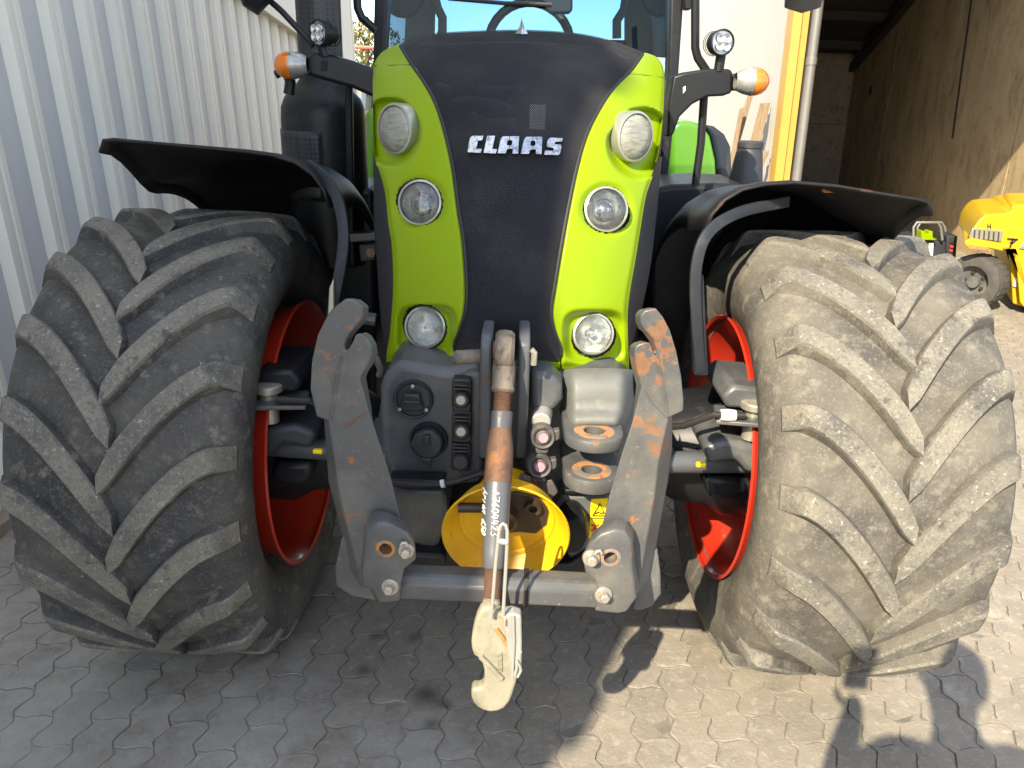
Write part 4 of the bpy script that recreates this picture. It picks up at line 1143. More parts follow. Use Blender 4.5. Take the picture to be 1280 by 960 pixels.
# column of three hydraulic couplers, black with pale discs
def coupler(px, py, Y, mm, disc, w=25, h=44):
    c = at(px, py, Y); k = zc_(c) / F_PX
    m = MB(); m.prism([c + V((x * k * w / 25, 0, z * k * h / 44)) for x, z in ((-11, 22), (11, 22), (12.5, 16), (12.5, -16), (11, -22), (-11, -22), (-12.5, -16), (-12.5, 16))], (0, .035, 0))
    o = m.build('coupler', mm, TR, bevel=.004)
    m = MB(); m.lathe([(11 * k, .004), (11.5 * k, -.018), (9.5 * k, -.025), (8.5 * k, -.022), (0, -.022)], c + V((0, 0, -2 * k)), (0, 1, -.1), 26); m.build('cap', mm, o)
    for z in (13, 17.5):
        m = MB(); m.box(c + V((0, -.012, z * k)), (18 * k, .014, 2.4 * k)); m.build('hinge_rib', mm, o, bevel=.001)
    if disc:
        m = MB(); m.lathe([(6 * k, -.020), (5.6 * k, -.0245), (0, -.0245)], c + V((0, 0, -2 * k)), (0, 1, -.1), 22); m.build('disc', disc, o)
    return o
coupler(577, 495, 1.648, 'coupler_dark', 'white_dot')
coupler(577, 534, 1.648, 'coupler_dark', 'white_dot')
coupler(576, 572, 1.648, 'coupler_dark', None, h=38)
# grey couplers with pink discs
def pink(px, py, Y):
    c = at(px, py, Y); k = zc_(c) / F_PX
    m = MB(); m.lathe([(13 * k, .04), (15.5 * k, .02), (16 * k, -.008), (14 * k, -.014), (11.5 * k, -.012), (11 * k, -.006), (0, -.006)], c, (-.12, 1, -.12), 30)
    o = m.build('coupler', 'coupler', TR, origin=c)
    m = MB(); m.lathe([(9.5 * k, -.005), (9 * k, -.012), (7.5 * k, -.014), (0, -.014)], c, (-.12, 1, -.12), 26); m.build('cap', 'coupler', o)
    m = MB(); m.lathe([(6.4 * k, -.012), (6 * k, -.0165), (0, -.0165)], c, (-.12, 1, -.12), 22); m.build('disc', 'pink_dot', o)
    m = MB(); m.prism([c + V((x * k, -.004, z * k)) for x, z in ((12, 8), (21, 10), (22, -2), (18, -6), (13, -5))], (0, .02, 0)); m.build('hinge', 'coupler', o, bevel=.003)
    m = MB(); m.prism([c + V((x * k, -.004, z * k)) for x, z in ((-8, -12), (10, -12), (8, -24), (-9, -24))], (0, .03, 0)); m.build('hinge_foot', 'coupler', o, bevel=.004)
    return o
pink(678, 545, 1.60)
pink(674, 581, 1.60)
m = MB(); m.tube([at(676, 528, 1.62), at(679, 514, 1.68)], .023, 18); m.build('pipe_end', 'latch', TR, bevel=.003)
m = MB(); m.tube([at(660, 604, 1.60), at(659, 598, 1.58), at(652, 596, 1.57)], .008, 8); m.build('hose_nipple', 'coupler', TR)
slab([(676, 600), (690, 600), (698, 616), (688, 626), (672, 606)], 1.61, .02, 'coupler_bracket', 'coupler', .004)
# cable with a pale tie along the top of the guard
m = MB(); m.tube(P2([(490, 604), (520, 606), (553, 605), (575, 600), (600, 592), (640, 590), (662, 596)], 1.63), .008, 8); m.build('cable', 'ink', TR)
m = MB(); m.tube(P2([(551, 605), (556, 604)], 1.63), .010, 10); m.build('cable_tie', 'chalk', TR)

# ---- yellow shaft guard
gc = at(632, 668, 1.50)

gr_ = .1445
ga = V((-.02, -1, -.20)).normalized()
m = MB(); m.lathe([(gr_ * .50, -.15), (gr_ * .55, -.060), (gr_ * .82, -.054), (gr_ * .985, 0), (gr_ * 1.005, .004), (gr_ * .985, .007), (gr_ * .955, .004), (gr_ * .80, -.046), (gr_ * .77, -.049), (gr_ * .76, -.046), (gr_ * .71, -.047), (gr_ * .69, -.051), (gr_ * .30, -.052), (0, -.052)], gc, ga, 56, sx=1.0)
guard = m.build('shaft_guard', 'yellow', TR, origin=gc, angle=50)
gu = V((1, 0, 0)); gv = V((0, -.20, 1)).normalized(); gn = -ga
def gp(x, z, d): return gc + gu * x + gv * z + gn * d
m = MB(); m.prism([gp(x, z, .046) for x, z in ((-.03, .072), (.02, .086), (.07, .074), (.098, .040), (.094, -.010), (.070, -.040), (.03, -.036), (-.02, -.045), (-.035, .0))], gn * .012); m.build('guard_opening', 'grease', guard, bevel=.004)
m = MB(); m.lathe([(.0, .012), (.022, .012), (.030, .018), (.034, .10), (.05, .11), (.05, .2)], gp(-.004, .018, 0), gn, 20); m.build('drive_shaft', 'grease', TR)
m = MB(); m.lathe([(.010, .036), (.019, .034), (.021, .05)], gp(.060, .045, 0), gn, 16); m.build('bolt_ring', 'grease', guard)
m = MB(); m.tube([gp(-.108, .068, .008), gp(-.02, .064, .016)], .0115, 12); m.build('lock_bar', 'grease', TR)
# warning sticker
st = slab([(739, 624), (760, 623), (753, 664), (750, 673), (736, 673)], 1.672, .004, 'warning_sticker', 'sticker', 0)
m = MB()
def st2(mb, pts, w, Y):
    stroke(mb, pts, w, Y, .002)
st2(m, [(741, 645), (750, 630), (757, 645), (741, 645)], .9, 1.669)
st2(m, [(744, 642.5), (748, 640.5), (751, 642), (755, 641)], 1.0, 1.669)
st2(m, [(739, 648), (757, 648)], .6, 1.669)
m.build('pictogram', 'ink', st)
m = MB(); st2(m, [(740, 656), (748, 664)], 1.7, 1.669); st2(m, [(748, 656), (740, 664)], 1.7, 1.669); st2(m, [(744, 656), (744, 664)], 1.6, 1.669)
m.build('prohibition_mark', 'red_ink', st)

# ---- cross beam of the front linkage
YB_ = 1.36
m = MB()
def beam_quad(x, Y):
    return None
a0, a1 = at(498, 733, YB_), at(765, 745, YB_)
sec = [(0, -.034), (0, .004), (.018, .020), (.055, .020), (.07, .004), (.07, -.034)]
for s0, s1, nm in ((0, .588, 'grey'), (.600, 1, 'arm')):
    pass
vs = []
for t in (0, 1):
    p = a0 + (a1 - a0) * t
    vs += [p + V((0, y, z)) for y, z in sec]
m = MB(); m.add(vs, [(0, 5, 4, 3, 2, 1), (6, 7, 8, 9, 10, 11)] + [(i, (i + 1) % 6, (i + 1) % 6 + 6, i + 6) for i in range(6)])
beam = m.build('cross_beam', 'arm', TR, bevel=.005)
m = MB()
p = a0 + (a1 - a0) * .595
m.add([p + V((d, y * 1.0 - .002 if y < .05 else y, z + (.002 if z > 0 else -.002))) for d in (-.004, .006) for y, z in sec], [(0, 5, 4, 3, 2, 1), (6, 7, 8, 9, 10, 11)] + [(i, (i + 1) % 6, (i + 1) % 6 + 6, i + 6) for i in range(6)])
m.build('black_band', 'ink', beam)
slab([(510, 690), (560, 692), (640, 706), (712, 704), (735, 690), (735, 722), (510, 720)], 1.66, .05, 'inner_beam', 'black', .008)
pl_ = slab([(457, 675), (463, 659), (473, 652), (487, 655), (510, 667), (519, 682), (521, 700), (506, 712), (502, 730), (500, 753), (474, 755), (464, 738), (452, 733)], 1.335, .030, 'end_plate', 'arm', .007, vec=(-.012, .05, 0))
pr_ = slab([(768, 662), (780, 665), (789, 677), (791, 713), (796, 748), (783, 766), (772, 768), (742, 765), (746, 745), (744, 726), (731, 716), (728, 700), (736, 680), (750, 668)], 1.335, .030, 'end_plate', 'arm', .007, vec=(.012, .05, 0))
def hole(px, py, rpx, Y, par, mm='rusty_ring'):
    c = at(px, py, Y); k = zc_(c) / F_PX; r = rpx * k
    cut(par, [(c, (0, 1, 0), r, .2)])
    m = MB(); m.lathe([(r * 1.55, -.0008), (r * 1.3, -.002), (r * 1.01, -.0016), (r * .985, .03), (r * .9, .034)], c, (0, 1, 0), 26)
    m.build('bore_rim', mm, par)
hole(482, 686, 8.0, 1.335, pl_)
hole(763, 697, 8.5, 1.335, pr_)
def bolt(px, py, rpx, Y, par, hexa=True, ax=(0, -1, .1)):
    c = at(px, py, Y); k = zc_(c) / F_PX; r = rpx * k
    m = MB(); m.lathe([(r, -.004), (r, .004), (r * .9, .006), (0, .006)], c, ax, 28); w_ = m.build('washer', 'zinc', par)
    m = MB(); m.lathe([(r * .62, .004), (r * .62, .018), (r * .5, .022), (0, .022)], c, ax, 6 if hexa else 22); m.build('bolt', 'zinc', par, bevel=.001, angle=25)
bolt(488, 733, 11, 1.333, pl_, True, (-.1, -1, .1)); bolt(754, 743, 11, 1.333, pr_, True, (.1, -1, .1))
bolt(508, 688, 10, 1.333, pl_, False); bolt(739, 697, 11, 1.333, pr_, False)
for x, y, par in ((503, 680, pl_), (746, 690, pr_)):
    m = MB(); m.tube(P2([(x - 2, y + 2), (x, y - 1), (x + 4, y - 1.5), (x + 6, y + 2)], 1.325), .004, 8); m.build('spring_clip', 'zinc', par)
# outer cheek plates behind the arms
slab([(428, 668), (436, 662), (450, 690), (458, 728), (470, 752), (440, 746), (420, 734), (418, 712)], 1.46, .03, 'cheek_plate', 'arm', .006)
slab([(822, 686), (826, 716), (827, 743), (815, 759), (800, 764), (790, 762), (800, 720), (812, 690)], 1.46, .03, 'cheek_plate', 'arm', .006)
# folded linkage arms
def arm(pts, Y, sg):
    f = P2(pts, Y)
    bk = [p + V((sg * lerp(-.006, .042, sstep(500, 545, q[1])), lerp(.034, .075, sstep(500, 545, q[1])), lerp(-.008, 0, sstep(500, 545, q[1])))) for p, q in zip(f, pts)]
    n = len(f)
    m = MB(); m.add(f + bk, [tuple(range(n)), tuple(range(2 * n - 1, n - 1, -1))] + [(i, i + n, (i + 1) % n + n, (i + 1) % n) for i in range(n)])
    return m.build('link_arm', 'arm', TR, bevel=.005, seg=3)
la = arm([(432, 373), (443, 375), (453, 383), (452.5, 397), (446, 406.5), (438, 415), (432.5, 424), (430, 432), (431, 438), (435, 437), (440, 428), (444.5, 418), (450, 416.5), (457, 421), (463, 431), (465, 443), (459, 457), (452.5, 467), (450, 474), (460, 511), (489, 597), (506, 672), (512, 730), (452, 736), (447, 710), (425, 624), (410, 526), (396, 521), (387.5, 486), (389.5, 450), (397, 418), (408, 396), (420, 382)], 1.395, -1)
ra = arm([(801, 394), (806, 388), (820, 385), (829, 396), (838, 413), (846, 440), (852, 470), (855, 500), (854, 514), (836, 522), (823, 578), (818, 620), (800, 724), (796, 745), (745, 738), (748, 672), (761, 620), (779, 560), (790, 528), (802, 483), (797, 465), (793, 446), (794, 434), (799, 430), (808, 427.5), (813, 429), (816, 437), (819, 441), (820.5, 436), (817.5, 426), (811, 417), (805, 412), (801, 403)], 1.395, 1)
m = MB(); m.tube(P2([(412, 527), (418, 498), (421, 470), (427, 446)], 1.394), .0030, 6); m.build('forged_ridge', 'arm', la)
m = MB(); m.tube(P2([(834, 520), (831, 495), (826, 470), (821, 446)], 1.394), .0030, 6); m.build('forged_ridge', 'arm', ra)
m = MB(); m.prism(P2([(415, 482), (419, 474), (421, 488), (416, 494)], 1.3935), (0, .004, 0)); m.build('rust_notch', 'rust', la)
m = MB(); m.tube(P2([(834, 521), (818, 505), (806, 486)], 1.394), .0028, 6); m.build('forged_edge', 'arm', ra)
# weld scar across the left arm
m = MB(); m.tube(P2([(425, 535), (432, 532.5), (440, 528), (459, 514)], 1.396), [.001, .003, .0035, .002], 8); m.build('weld_scar', 'rust', la)
# upper link bracket: two upright plates
for px, nm in ((608, 0), (656, 1)):
    a = at(px, 424, 1.595); b = at(px - 3 - nm * 2, 582, 1.66)
    th = .0125
    pts = [V((0, a.y + .02, a.z)), V((0, a.y + .004, a.z - .012)), V((0, a.y, a.z - .03)), V((0, a.y + .002, a.z - .12)), V((0, b.y - .02, b.z + .03)), V((0, b.y + .03, b.z)), V((0, b.y + .15, b.z)), V((0, a.y + .17, a.z - .03)), V((0, a.y + .15, a.z)), V((0, a.y + .06, a.z + .004))]
    m = MB(); m.prism([p + V((lerp(a.x, b.x, (a.z - p.z) / max(.01, a.z - b.z)) - th, 0, 0)) for p in pts], (th * 2, 0, 0))
    m.build('link_bracket', 'tube', TR, bevel=.006, seg=3)
m = MB(); m.tube([at(566, 447, 1.60), at(570, 447, 1.60), at(602, 445, 1.62)], [.010, .016, .016], 14); pin = m.build('link_pin', 'crust', TR, bevel=.003)
m = MB(); m.tube([at(664, 437, 1.60), at(668, 441, 1.60), at(667, 456, 1.60)], .007, 8); m.build('pin_end', 'zinc', TR)

# ================================================================== TOP LINK with its hook, hanging from the bracket
TOPP, BOTP = at(631, 440, 1.585), at(614, 762, 1.315)
tl = thing('top_link', 'rusty grey top link with cream hook end hanging in front of the yellow guard', 'top link', TOPP)
AX = (BOTP - TOPP)
def onax(py):
    """point on the link axis at picture row py"""
    lo, hi = -.2, 1.3
    for _ in range(40):
        mid = (lo + hi) / 2
        p = CR @ (TOPP + AX * mid - CAM_C)
        y = 480 + F_PX * p.y / p.z
        if y < py: lo = mid
        else: hi = mid
    return TOPP + AX * lo, lo
def axlathe(rowr, name, mm, seg=28, par=tl, bev=0):
    prof = []
    L = AX.length
    for py, wpx in rowr:
        p, t = onax(py)
        prof.append((wpx * .5 * zc_(p) / F_PX, t * L))
    m = MB(); m.lathe([(0.0005, prof[0][1])] + prof + [(0.0005, prof[-1][1])], TOPP, AX, seg)
    return m.build(name, mm, par, bevel=bev, angle=40)
e = TOPP + V((0, 0, .004))
m = MB(); m.lathe([(.017, -.020), (.036, -.021), (.043, -.014), (.045, 0), (.043, .014), (.036, .021), (.017, .020)], e, (1, 0, 0), 30); m.build('eye', 'crust', tl)
m = MB(); m.lathe([(0, -.026), (.020, -.025), (.022, -.018)], e, (1, 0, 0), 20); m.build('eye_ball', 'rust', tl)
axlathe([(452, 27), (465, 29), (482, 28), (488, 30), (491, 24)], 'eye_socket', 'crust')
th = []
for i in range(15):
    y = 488 + i * 2.1
    th += [(y, 22.5), (y + 1.0, 20.5)]
axlathe(th, 'upper_thread', 'rust')
axlathe([(514, 25), (515, 27.5), (534, 27), (537, 26)], 'sleeve_top', 'tube')
axlathe([(536, 27), (543, 29), (556, 33), (572, 35), (596, 35), (603, 34)], 'rusty_sleeve', 'rust')
axlathe([(601, 34), (620, 34), (660, 33), (664, 31), (690, 29), (709, 27), (710.5, 25)], 'tube', 'tube')
th = []
for i in range(28):
    y = 709 + i * 2.0
    th += [(y, 22), (y + .9, 20)]
axlathe(th, 'lower_thread', 'rust')
# marker writing running down the tube
GL = {'A': [[(0, 0), (.5, 1), (1, 0)], [(.2, .4), (.8, .4)]], '7': [[(0, 1), (1, 1), (.35, 0)], [(.25, .5), (.85, .5)]], '6': [[(.85, 1), (.2, .55), (.1, .2), (.5, 0), (.9, .25), (.6, .52), (.15, .35)]],
      '0': [[(.5, 1), (.1, .6), (.2, .1), (.6, 0), (.9, .4), (.8, .85), (.5, 1)]], '4': [[(.35, 1), (.05, .35), (.95, .4)], [(.75, .85), (.6, 0)]], '2': [[(.1, .8), (.5, 1), (.85, .75), (.1, 0), (.95, .05)]],
      '3': [[(.1, .95), (.85, .9), (.4, .55), (.9, .3), (.5, 0), (.05, .1)]], 'r': [[(.15, .65), (.2, 0)], [(.2, .45), (.75, .65)]], 'i': [[(.4, .6), (.4, 0)]], 'o': [[(.5, .65), (.1, .3), (.5, 0), (.9, .3), (.5, .65)]],
      'n': [[(.1, .65), (.1, 0)], [(.1, .5), (.6, .65), (.85, 0)]], '5': [[(.9, 1), (.25, 1), (.2, .55), (.8, .5), (.75, .05), (.05, 0)]], ' ': []}
def write(text, px, y0, y1, hgt, mb):
    n = len(text); step = (y1 - y0) / n
    for i, ch in enumerate(text):
        for strokes in GL[ch]:
            pts = []
            for u, v in strokes:
                py = y0 + (i + u * .86) * step; x_ = px - hgt / 2 + v * hgt + (640 - py) * .045
                c, t = onax(py)
                q = at(x_, py, c.y)
                r = lerp(34, 33, sstep(610, 660, py)) * .5 * zc_(c) / F_PX + .0008
                dx = q.x - c.x
                dx = max(-r * .995, min(r * .995, dx))
                pts.append(V((q.x, c.y - math.sqrt(r * r - dx * dx) * AX.length / abs(AX.z) - .0006, q.z)))
            if len(pts) > 1: mb.tube(pts, .0013, 5)
m = MB(); write('A7604423', 619.5, 604, 661, 8.5, m); m.build('marker_writing', 'chalk', tl)
m = MB(); write('Arion 650', 605.5, 608, 664, 5.5, m); m.build('marker_writing', 'chalk', tl)
# the hook body
HY = 1.285
axlathe([(748, 21), (757, 23), (765, 25), (772, 22)], 'hook_socket', 'hook', bev=0)
hk = slab([(601, 762), (596, 772), (592.5, 783), (590, 795), (589, 804), (590, 813), (592.5, 820), (598, 823.5), (602.5, 829), (605, 838), (605.6, 848), (604.5, 856), (601.5, 860.5), (597, 861), (592, 860), (589, 864), (588.8, 872), (591, 879), (596, 884.5), (604, 889), (613, 891), (622, 890), (630, 886.5), (637, 878), (641, 868), (645, 855), (648, 843), (651.5, 835), (652.6, 807), (651.6, 770), (641, 766.5), (628, 768), (618, 764), (614, 758)],
          HY, .030, 'hook', 'hook', .0070, par=tl, seg=4, angle=50)
slab([(641.6, 767), (651.6, 770.5), (652.5, 807), (651.8, 834), (647, 847), (637.5, 846.5), (635, 815), (631, 792), (628, 770)], HY - .012, .026, 'latch_plate', 'latch', .004, par=tl)
m = MB(); m.tube(P2([(641.5, 770), (642.5, 800), (640.5, 846)], HY - .015), .003, 8); m.build('latch_rib', 'latch', tl)
m = MB(); m.tube(P2([(645.5, 826), (650, 833), (651, 838), (647, 846), (643.5, 844), (646, 835), (645.5, 826)], HY - .016), .0032, 8); m.build('latch_loop', 'latch', tl)
m = MB(); m.lathe([(.0045, 0), (.004, .004), (0, .005)], at(650, 814, HY - .012), (0, -1, 0), 12); m.build('rivet', 'latch', tl)
m = MB(); m.prism(P2([(632, 775), (634, 775), (634, 783), (632, 783)], HY - .0135), (0, .003, 0)); m.build('slot', 'rust', tl)
m = MB(); m.tube(P2([(601, 821), (610, 830), (627, 848)], HY - .003), .006, 8); m.build('hook_rib', 'hook', tl)
m = MB(); m.tube(P2([(620, 786), (628, 797), (633, 806)], HY - .002), .005, 8); m.build('rust_streak', 'rust_bright', tl)
# raised casting letters in a frame
m = MB(); st2(m, [(621, 817), (627, 816.5), (627.5, 840), (622, 839)], .8, HY - .003)
for i, yy_ in enumerate((820, 825.5, 831, 836.5)):
    st2(m, [(622.5, yy_), (625.5, yy_ - .3)], .9, HY - .003); st2(m, [(622.5, yy_), (622.7, yy_ + 2.4), (625.5, yy_ + 2.2)][:2 + (i % 2)], .8, HY - .003)
m.build('cast_letters', 'hook', hk)
m = MB(); m.tube(P2([(613.5, 773), (616, 750), (619.5, 705), (622.5, 676), (623.8, 664), (625.8, 657), (628.8, 654.3), (632, 656.5), (634, 663), (634, 676), (632.6, 705), (630.5, 740), (629, 769)], HY - .015), .0036, 8); m.build('latch_wire', 'wire', tl)
m = MB(); m.tube(P2([(622, 676), (629, 677), (634, 678)], HY - .015), .006, 8); m.build('wire_collar', 'wire', tl)

# ================================================================== PART 4: WHEELS, MUDGUARDS, CAB
AXY, AXZ, TX = 2.40, .705, 1.012
TR_R = .69
TPROF = [(-.285, .430), (-.300, .455), (-.316, .485), (-.330, .54), (-.332, .585), (-.314, .630), (-.278, .674), (-.20, .693), (-.10, .697), (0, .699), (.10, .697), (.20, .693), (.278, .674), (.312, .634), (.318, .585), (.312, .54), (.285, .485), (.235, .455), (.215, .428)]
def carc(u):
    return smooth_table([(a, b) for a, b in TPROF if 4 <= TPROF.index((a, b)) <= 14], u)
def lug_mesh(side, flank):
    """one chevron lug of the given half, tip at angle 0, running back and out, ramping down onto the shoulder"""
    vs = []; fs = []
    secs = []
    us = [-.016, -.006, .004, .016, .03, .05, .075, .10, .125, .15, .175, .20, .22, .235, .248, .258, .268, .278, .288, .298, .306]
    N = len(us) - 1
    for u in us:
        t = (u + .016) / .285
        phi = R_(23.5) * (1 - max(0, 1 - t) ** 1.5) if t < 1 else R_(23.5)
        ub = ut = u
        cr_ = carc(u)
        rb = cr_ - .010
        full = .733 - .007 * (u / .26) ** 2
        k = sstep(.250, .304, u)
        rt = lerp(full, cr_ + .003, k ** 1.15)
        tipf = min(1, max(0, (u + .018) / .036))
        slope = .73 * R_(23.5) * 1.5 / .285 * max(0, 1 - t) ** .5
        wt = lerp(.55, 1, tipf) * (.0245 + .004 * min(1, t)) * math.sqrt(1 + slope * slope)
        wb = wt + .003 + .22 * (rt - cr_)
        secs.append((ub, ut, rb, rt, phi, wt, wb))
    for (ub, ut, rb, rt, phi, wt, wb) in secs:
        def pnt(u, r, off):
            a = phi + off / r
            return (side * u, -math.cos(a) * r, math.sin(a) * r)
        # slope of the lug centreline: shift the sides so the section stays square to it
        vs += [pnt(ub, rb, -wb), pnt(ut, lerp(rb, rt, .82), -wt - .004), pnt(ut, rt, -wt + .002), pnt(ut, rt + .0008, 0), pnt(ut, rt, wt - .002), pnt(ut, lerp(rb, rt, .82), wt + .004), pnt(ub, rb, wb)]
    for j in range(N):
        for i in range(6):
            fs.append((j * 7 + i, j * 7 + i + 1, (j + 1) * 7 + i + 1, (j + 1) * 7 + i))
    fs.append(tuple(range(6, -1, -1))); fs.append(tuple(N * 7 + i for i in range(7)))
    me = bpy.data.meshes.new('lug')
    me.from_pydata(vs, [], fs)
    bm = bmesh.new(); bm.from_mesh(me); bmesh.ops.recalc_face_normals(bm, faces=bm.faces); bm.to_mesh(me); bm.free()
    me.materials.append(M['lug']); me.materials.append(M[flank])
    for p in me.polygons:
        if p.index < N * 6 and p.index % 6 in (0, 5): p.material_index = 1
        elif p.index >= N * 6: p.material_index = 1
    me.shade_smooth(); me.set_sharp_from_angle(angle=R_(28))
    return me
LUG = {(s, w): lug_mesh(s, 'rubber' if w < 0 else 'rubber_dusty') for s in (-1, 1) for w in (-1, 1)}
RIMP = [(.434, -.312), (.443, -.319), (.448, -.313), (.440, -.300), (.425, -.268), (.405, -.18), (.395, -.10), (.385, .0), (.36, .05), (.27, .065), (.20, .05), (.14, .05), (.14, .10)]
def front_wheel(sg, pin, pout):
    """sg = -1 left of the picture, +1 right; pin / pout = angle of one lug tip on the inner / outer half"""
    c = V((sg * TX, AXY, AXZ))
    m = MB()
    m.lathe([(r, u) for u, r in TPROF], c, (1, 0, 0), 120)
    ty = m.build('front_tyre', 'rubber' if sg < 0 else 'rubber_dusty', TR, origin=c, angle=60)
    for half, ph in ((-sg, pin), (sg, pout)):
        for k in range(20):
            o = bpy.data.objects.new('lug', LUG[(half, sg)])
            COL.objects.link(o)
            place(o, c, ty)
            o.rotation_euler = (-R_(ph + 18 * k), 0, 0)
    m = MB()
    m.lathe(RIMP, c, (sg, 0, 0), 80)
    rim = m.build('rim', 'red', TR, origin=c, angle=45)
    for k in range(8):
        a = 2 * math.pi * k / 8 + .35
        p = c + V((sg * .045, math.cos(a) * .31, math.sin(a) * .31))
        m = MB(); m.lathe([(.055, .02), (.05, -.02), (.03, -.035), (0, -.036)], p, (sg, 0, 0), 18); m.build('rim_lug', 'red', rim)
    a = -1.15
    m = MB(); m.tube([c + V((-sg * .0, math.cos(a) * .375, math.sin(a) * .375)), c + V((-sg * .06, math.cos(a) * .35, math.sin(a) * .35))], .011, 8); m.build('valve', 'zinc', rim)
    return ty
front_wheel(-1, 12.7, 21.8)
front_wheel(1, 26.0, 17.0)
# axle, hubs and steering gear inside the wheels
def hubgear(sg):
    X = lambda v: sg * v
    m = MB(); m.lathe([(.10, .40), (.13, .46), (.19, .56), (.20, .66), (.235, .72), (.235, .84), (.17, .90), (.15, .98)], (0, AXY, AXZ), (sg, 0, 0), 36); m.build('hub', 'black', TR)
    m = MB(); m.tube([(X(.30), 2.10, .775), (X(.80), 2.14, .775)], .034, 16); m.build('steering_rod', 'tube', TR)
    m = MB(); m.prism([(X(a), b, .70) for a, b in ((.36, 2.08), (.47, 2.05), (.50, 2.12), (.48, 2.28), (.34, 2.28))], (0, 0, .12)); m.build('rod_bracket', 'tube', TR, bevel=.008)
    m = MB(); m.prism([(X(a), 2.05, z) for a, z in ((.60, 1.02), (.63, 1.055), (.72, 1.05), (.755, 1.02), (.74, .985), (.62, .985))], (0, .24, 0)); m.build('knuckle_top', 'black' if sg < 0 else 'grey', TR, bevel=.012)  # left one coloured black to deepen its shade
    m = MB(); m.lathe([(.026, -.09), (.026, .0), (.042, .005), (.042, .025), (.03, .03), (0, .031)], (X(.70), 2.05, .985), (0, 0, 1), 18); m.build('king_pin', 'zinc', TR, bevel=.002)
    m = MB(); m.prism([(X(a), b, .955) for a, b in ((.58, 2.0), (.80, 1.97), (.82, 2.1), (.60, 2.12))], (0, 0, .014)); m.build('knuckle_plate', 'arm', TR, bevel=.004)
    m = MB(); m.prism([(X(a), 2.02, z) for a, z in ((.56, .875), (.62, .90), (.70, .885), (.755, .85), (.745, .80), (.70, .79), (.66, .835), (.58, .82))], (0, .22, 0)); m.build('knuckle', 'dark_plastic' if sg < 0 else 'grey', TR, bevel=.018, seg=3)  # left knuckle darkened in colour for the shade it stands in
    m = MB(); m.prism([(X(a), 2.10, z) for a, z in ((.60, .735), (.72, .73), (.74, .69), (.70, .65), (.62, .66))], (0, .2, 0)); m.build('knuckle_base', 'black', TR, bevel=.018)
    m = MB(); m.box((X(.555), 2.005, .825), (.028, .016, .014)); m.build('yellow_tag', 'sticker', TR, bevel=.004)
    m = MB(); m.tube([(X(.42), 2.15, .87), (X(.50), 2.04, .93), (X(.57), 2.0, .985), (X(.66), 2.0, .985)], .010, 8); m.build('brake_hose', 'ink', TR)
    if sg > 0:
      m = MB(); m.lathe([(.016, -.02), (.018, .0), (.016, .022)], (X(.61), 2.0, .985), (sg, 0, 0), 12, cap=True); m.build('hose_fitting', 'chalk', TR)
    m = MB(); m.tube([(X(.74), 2.02, .80), (X(.74), 2.02, .86)], .02, 10); m.build('grease_cap', 'zinc', TR)
for s in (-1, 1): hubgear(s)
m = MB(); m.tube([(-.62, AXY, AXZ), (-.25, AXY, AXZ + .02), (.25, AXY, AXZ + .02), (.62, AXY, AXZ)], [.10, .12, .12, .10], 20); m.build('axle', 'grey', TR)
m = MB(); m.box((0, 3.2, .80), (.50, 2.6, .46)); m.build('transmission', 'void', TR, bevel=.05)
m = MB(); m.box((0, 2.80, 1.38), (.56, .78, .84)); m.build('engine', 'void', TR, bevel=.03)
m = MB(); m.box((0, 4.2, 1.05), (1.0, 1.6, .7)); m.build('chassis', 'void', TR, bevel=.05)
# dark boxes beside the engine (step tanks, cab corner)
m = MB(); m.prism(P2([(816, 236), (840, 231), (895, 229), (930, 231), (946, 240), (880, 330), (862, 470), (842, 560), (806, 560), (812, 420)], 2.95), (0, .4, 0)); m.build('side_tank', 'black', TR, bevel=.02, seg=3)
m = MB(); m.prism(P2([(400, 232), (430, 236), (466, 236), (470, 420), (470, 520), (440, 560), (410, 540), (418, 400)], 3.0), (0, .4, 0)); m.build('side_tank', 'black', TR, bevel=.02, seg=3)
slab([(436, 292), (470, 291), (470, 301), (437, 303)], 2.75, .05, 'bracket_shelf', 'grey', .004)
slab([(448, 306), (470, 306), (470, 326), (450, 328)], 2.72, .05, 'relay_box', 'coupler_dark', .006)
m = MB(); m.lathe([(.016, 0), (.016, .03), (0, .03)], at(465, 314, 2.70), (0, -1, 0), 12); m.build('yellow_cap', 'plank', TR)
m = MB(); m.tube(P2([(438, 395), (470, 400)], 2.5), .022, 10); m.build('hose', 'grey', TR)
m = MB(); m.tube(P2([(462, 440), (470, 448), (476, 462), (474, 470)], 1.75), .009, 8); m.build('wire_loop', 'coupler', TR)

# ---- front mudguards
def mudguard(sg, lipz, lean):
    rows = []
    cy, cz = AXY + .02, AXZ
    xs = [1.145, 1.13, 1.10, 1.0, .88, .76, .68, .62, .575, .545, .53]
    dz = [(-.034), 0, .004, .002, 0, -.004, -.012, -.028, -.058, -.098, -.15]
    NV = 30
    for j in range(NV + 1):
        t = j / NV
        row = []
        for x, d in zip(xs, dz):
            out = sstep(.75, 1.2, x)
            z0 = lipz + d + lean * out
            a0 = math.atan2(z0 - cz, 2.19 - .02 * out - cy)
            rad = math.hypot(z0 - cz, 2.19 - .02 * out - cy)
            a = a0 - R_(95) * t
            rr = rad - .055 * sstep(0, .17, t)
            rr -= .11 * sstep(.80, 1.14, x) * sstep(0, .20, t)
            lipup = .012 * (1 - sstep(0, .05, t))
            row.append(V((sg * (x + .0), cy + math.cos(a) * (rr + lipup), cz + math.sin(a) * (rr + lipup))))
        rows.append(row)
    m = MB(); m.grid(rows)
    return m.build('mudguard', 'black_fender', TR, thick=.008, angle=50)
mg = [mudguard(-1, 1.632, .015), mudguard(1, 1.600, -.045)]
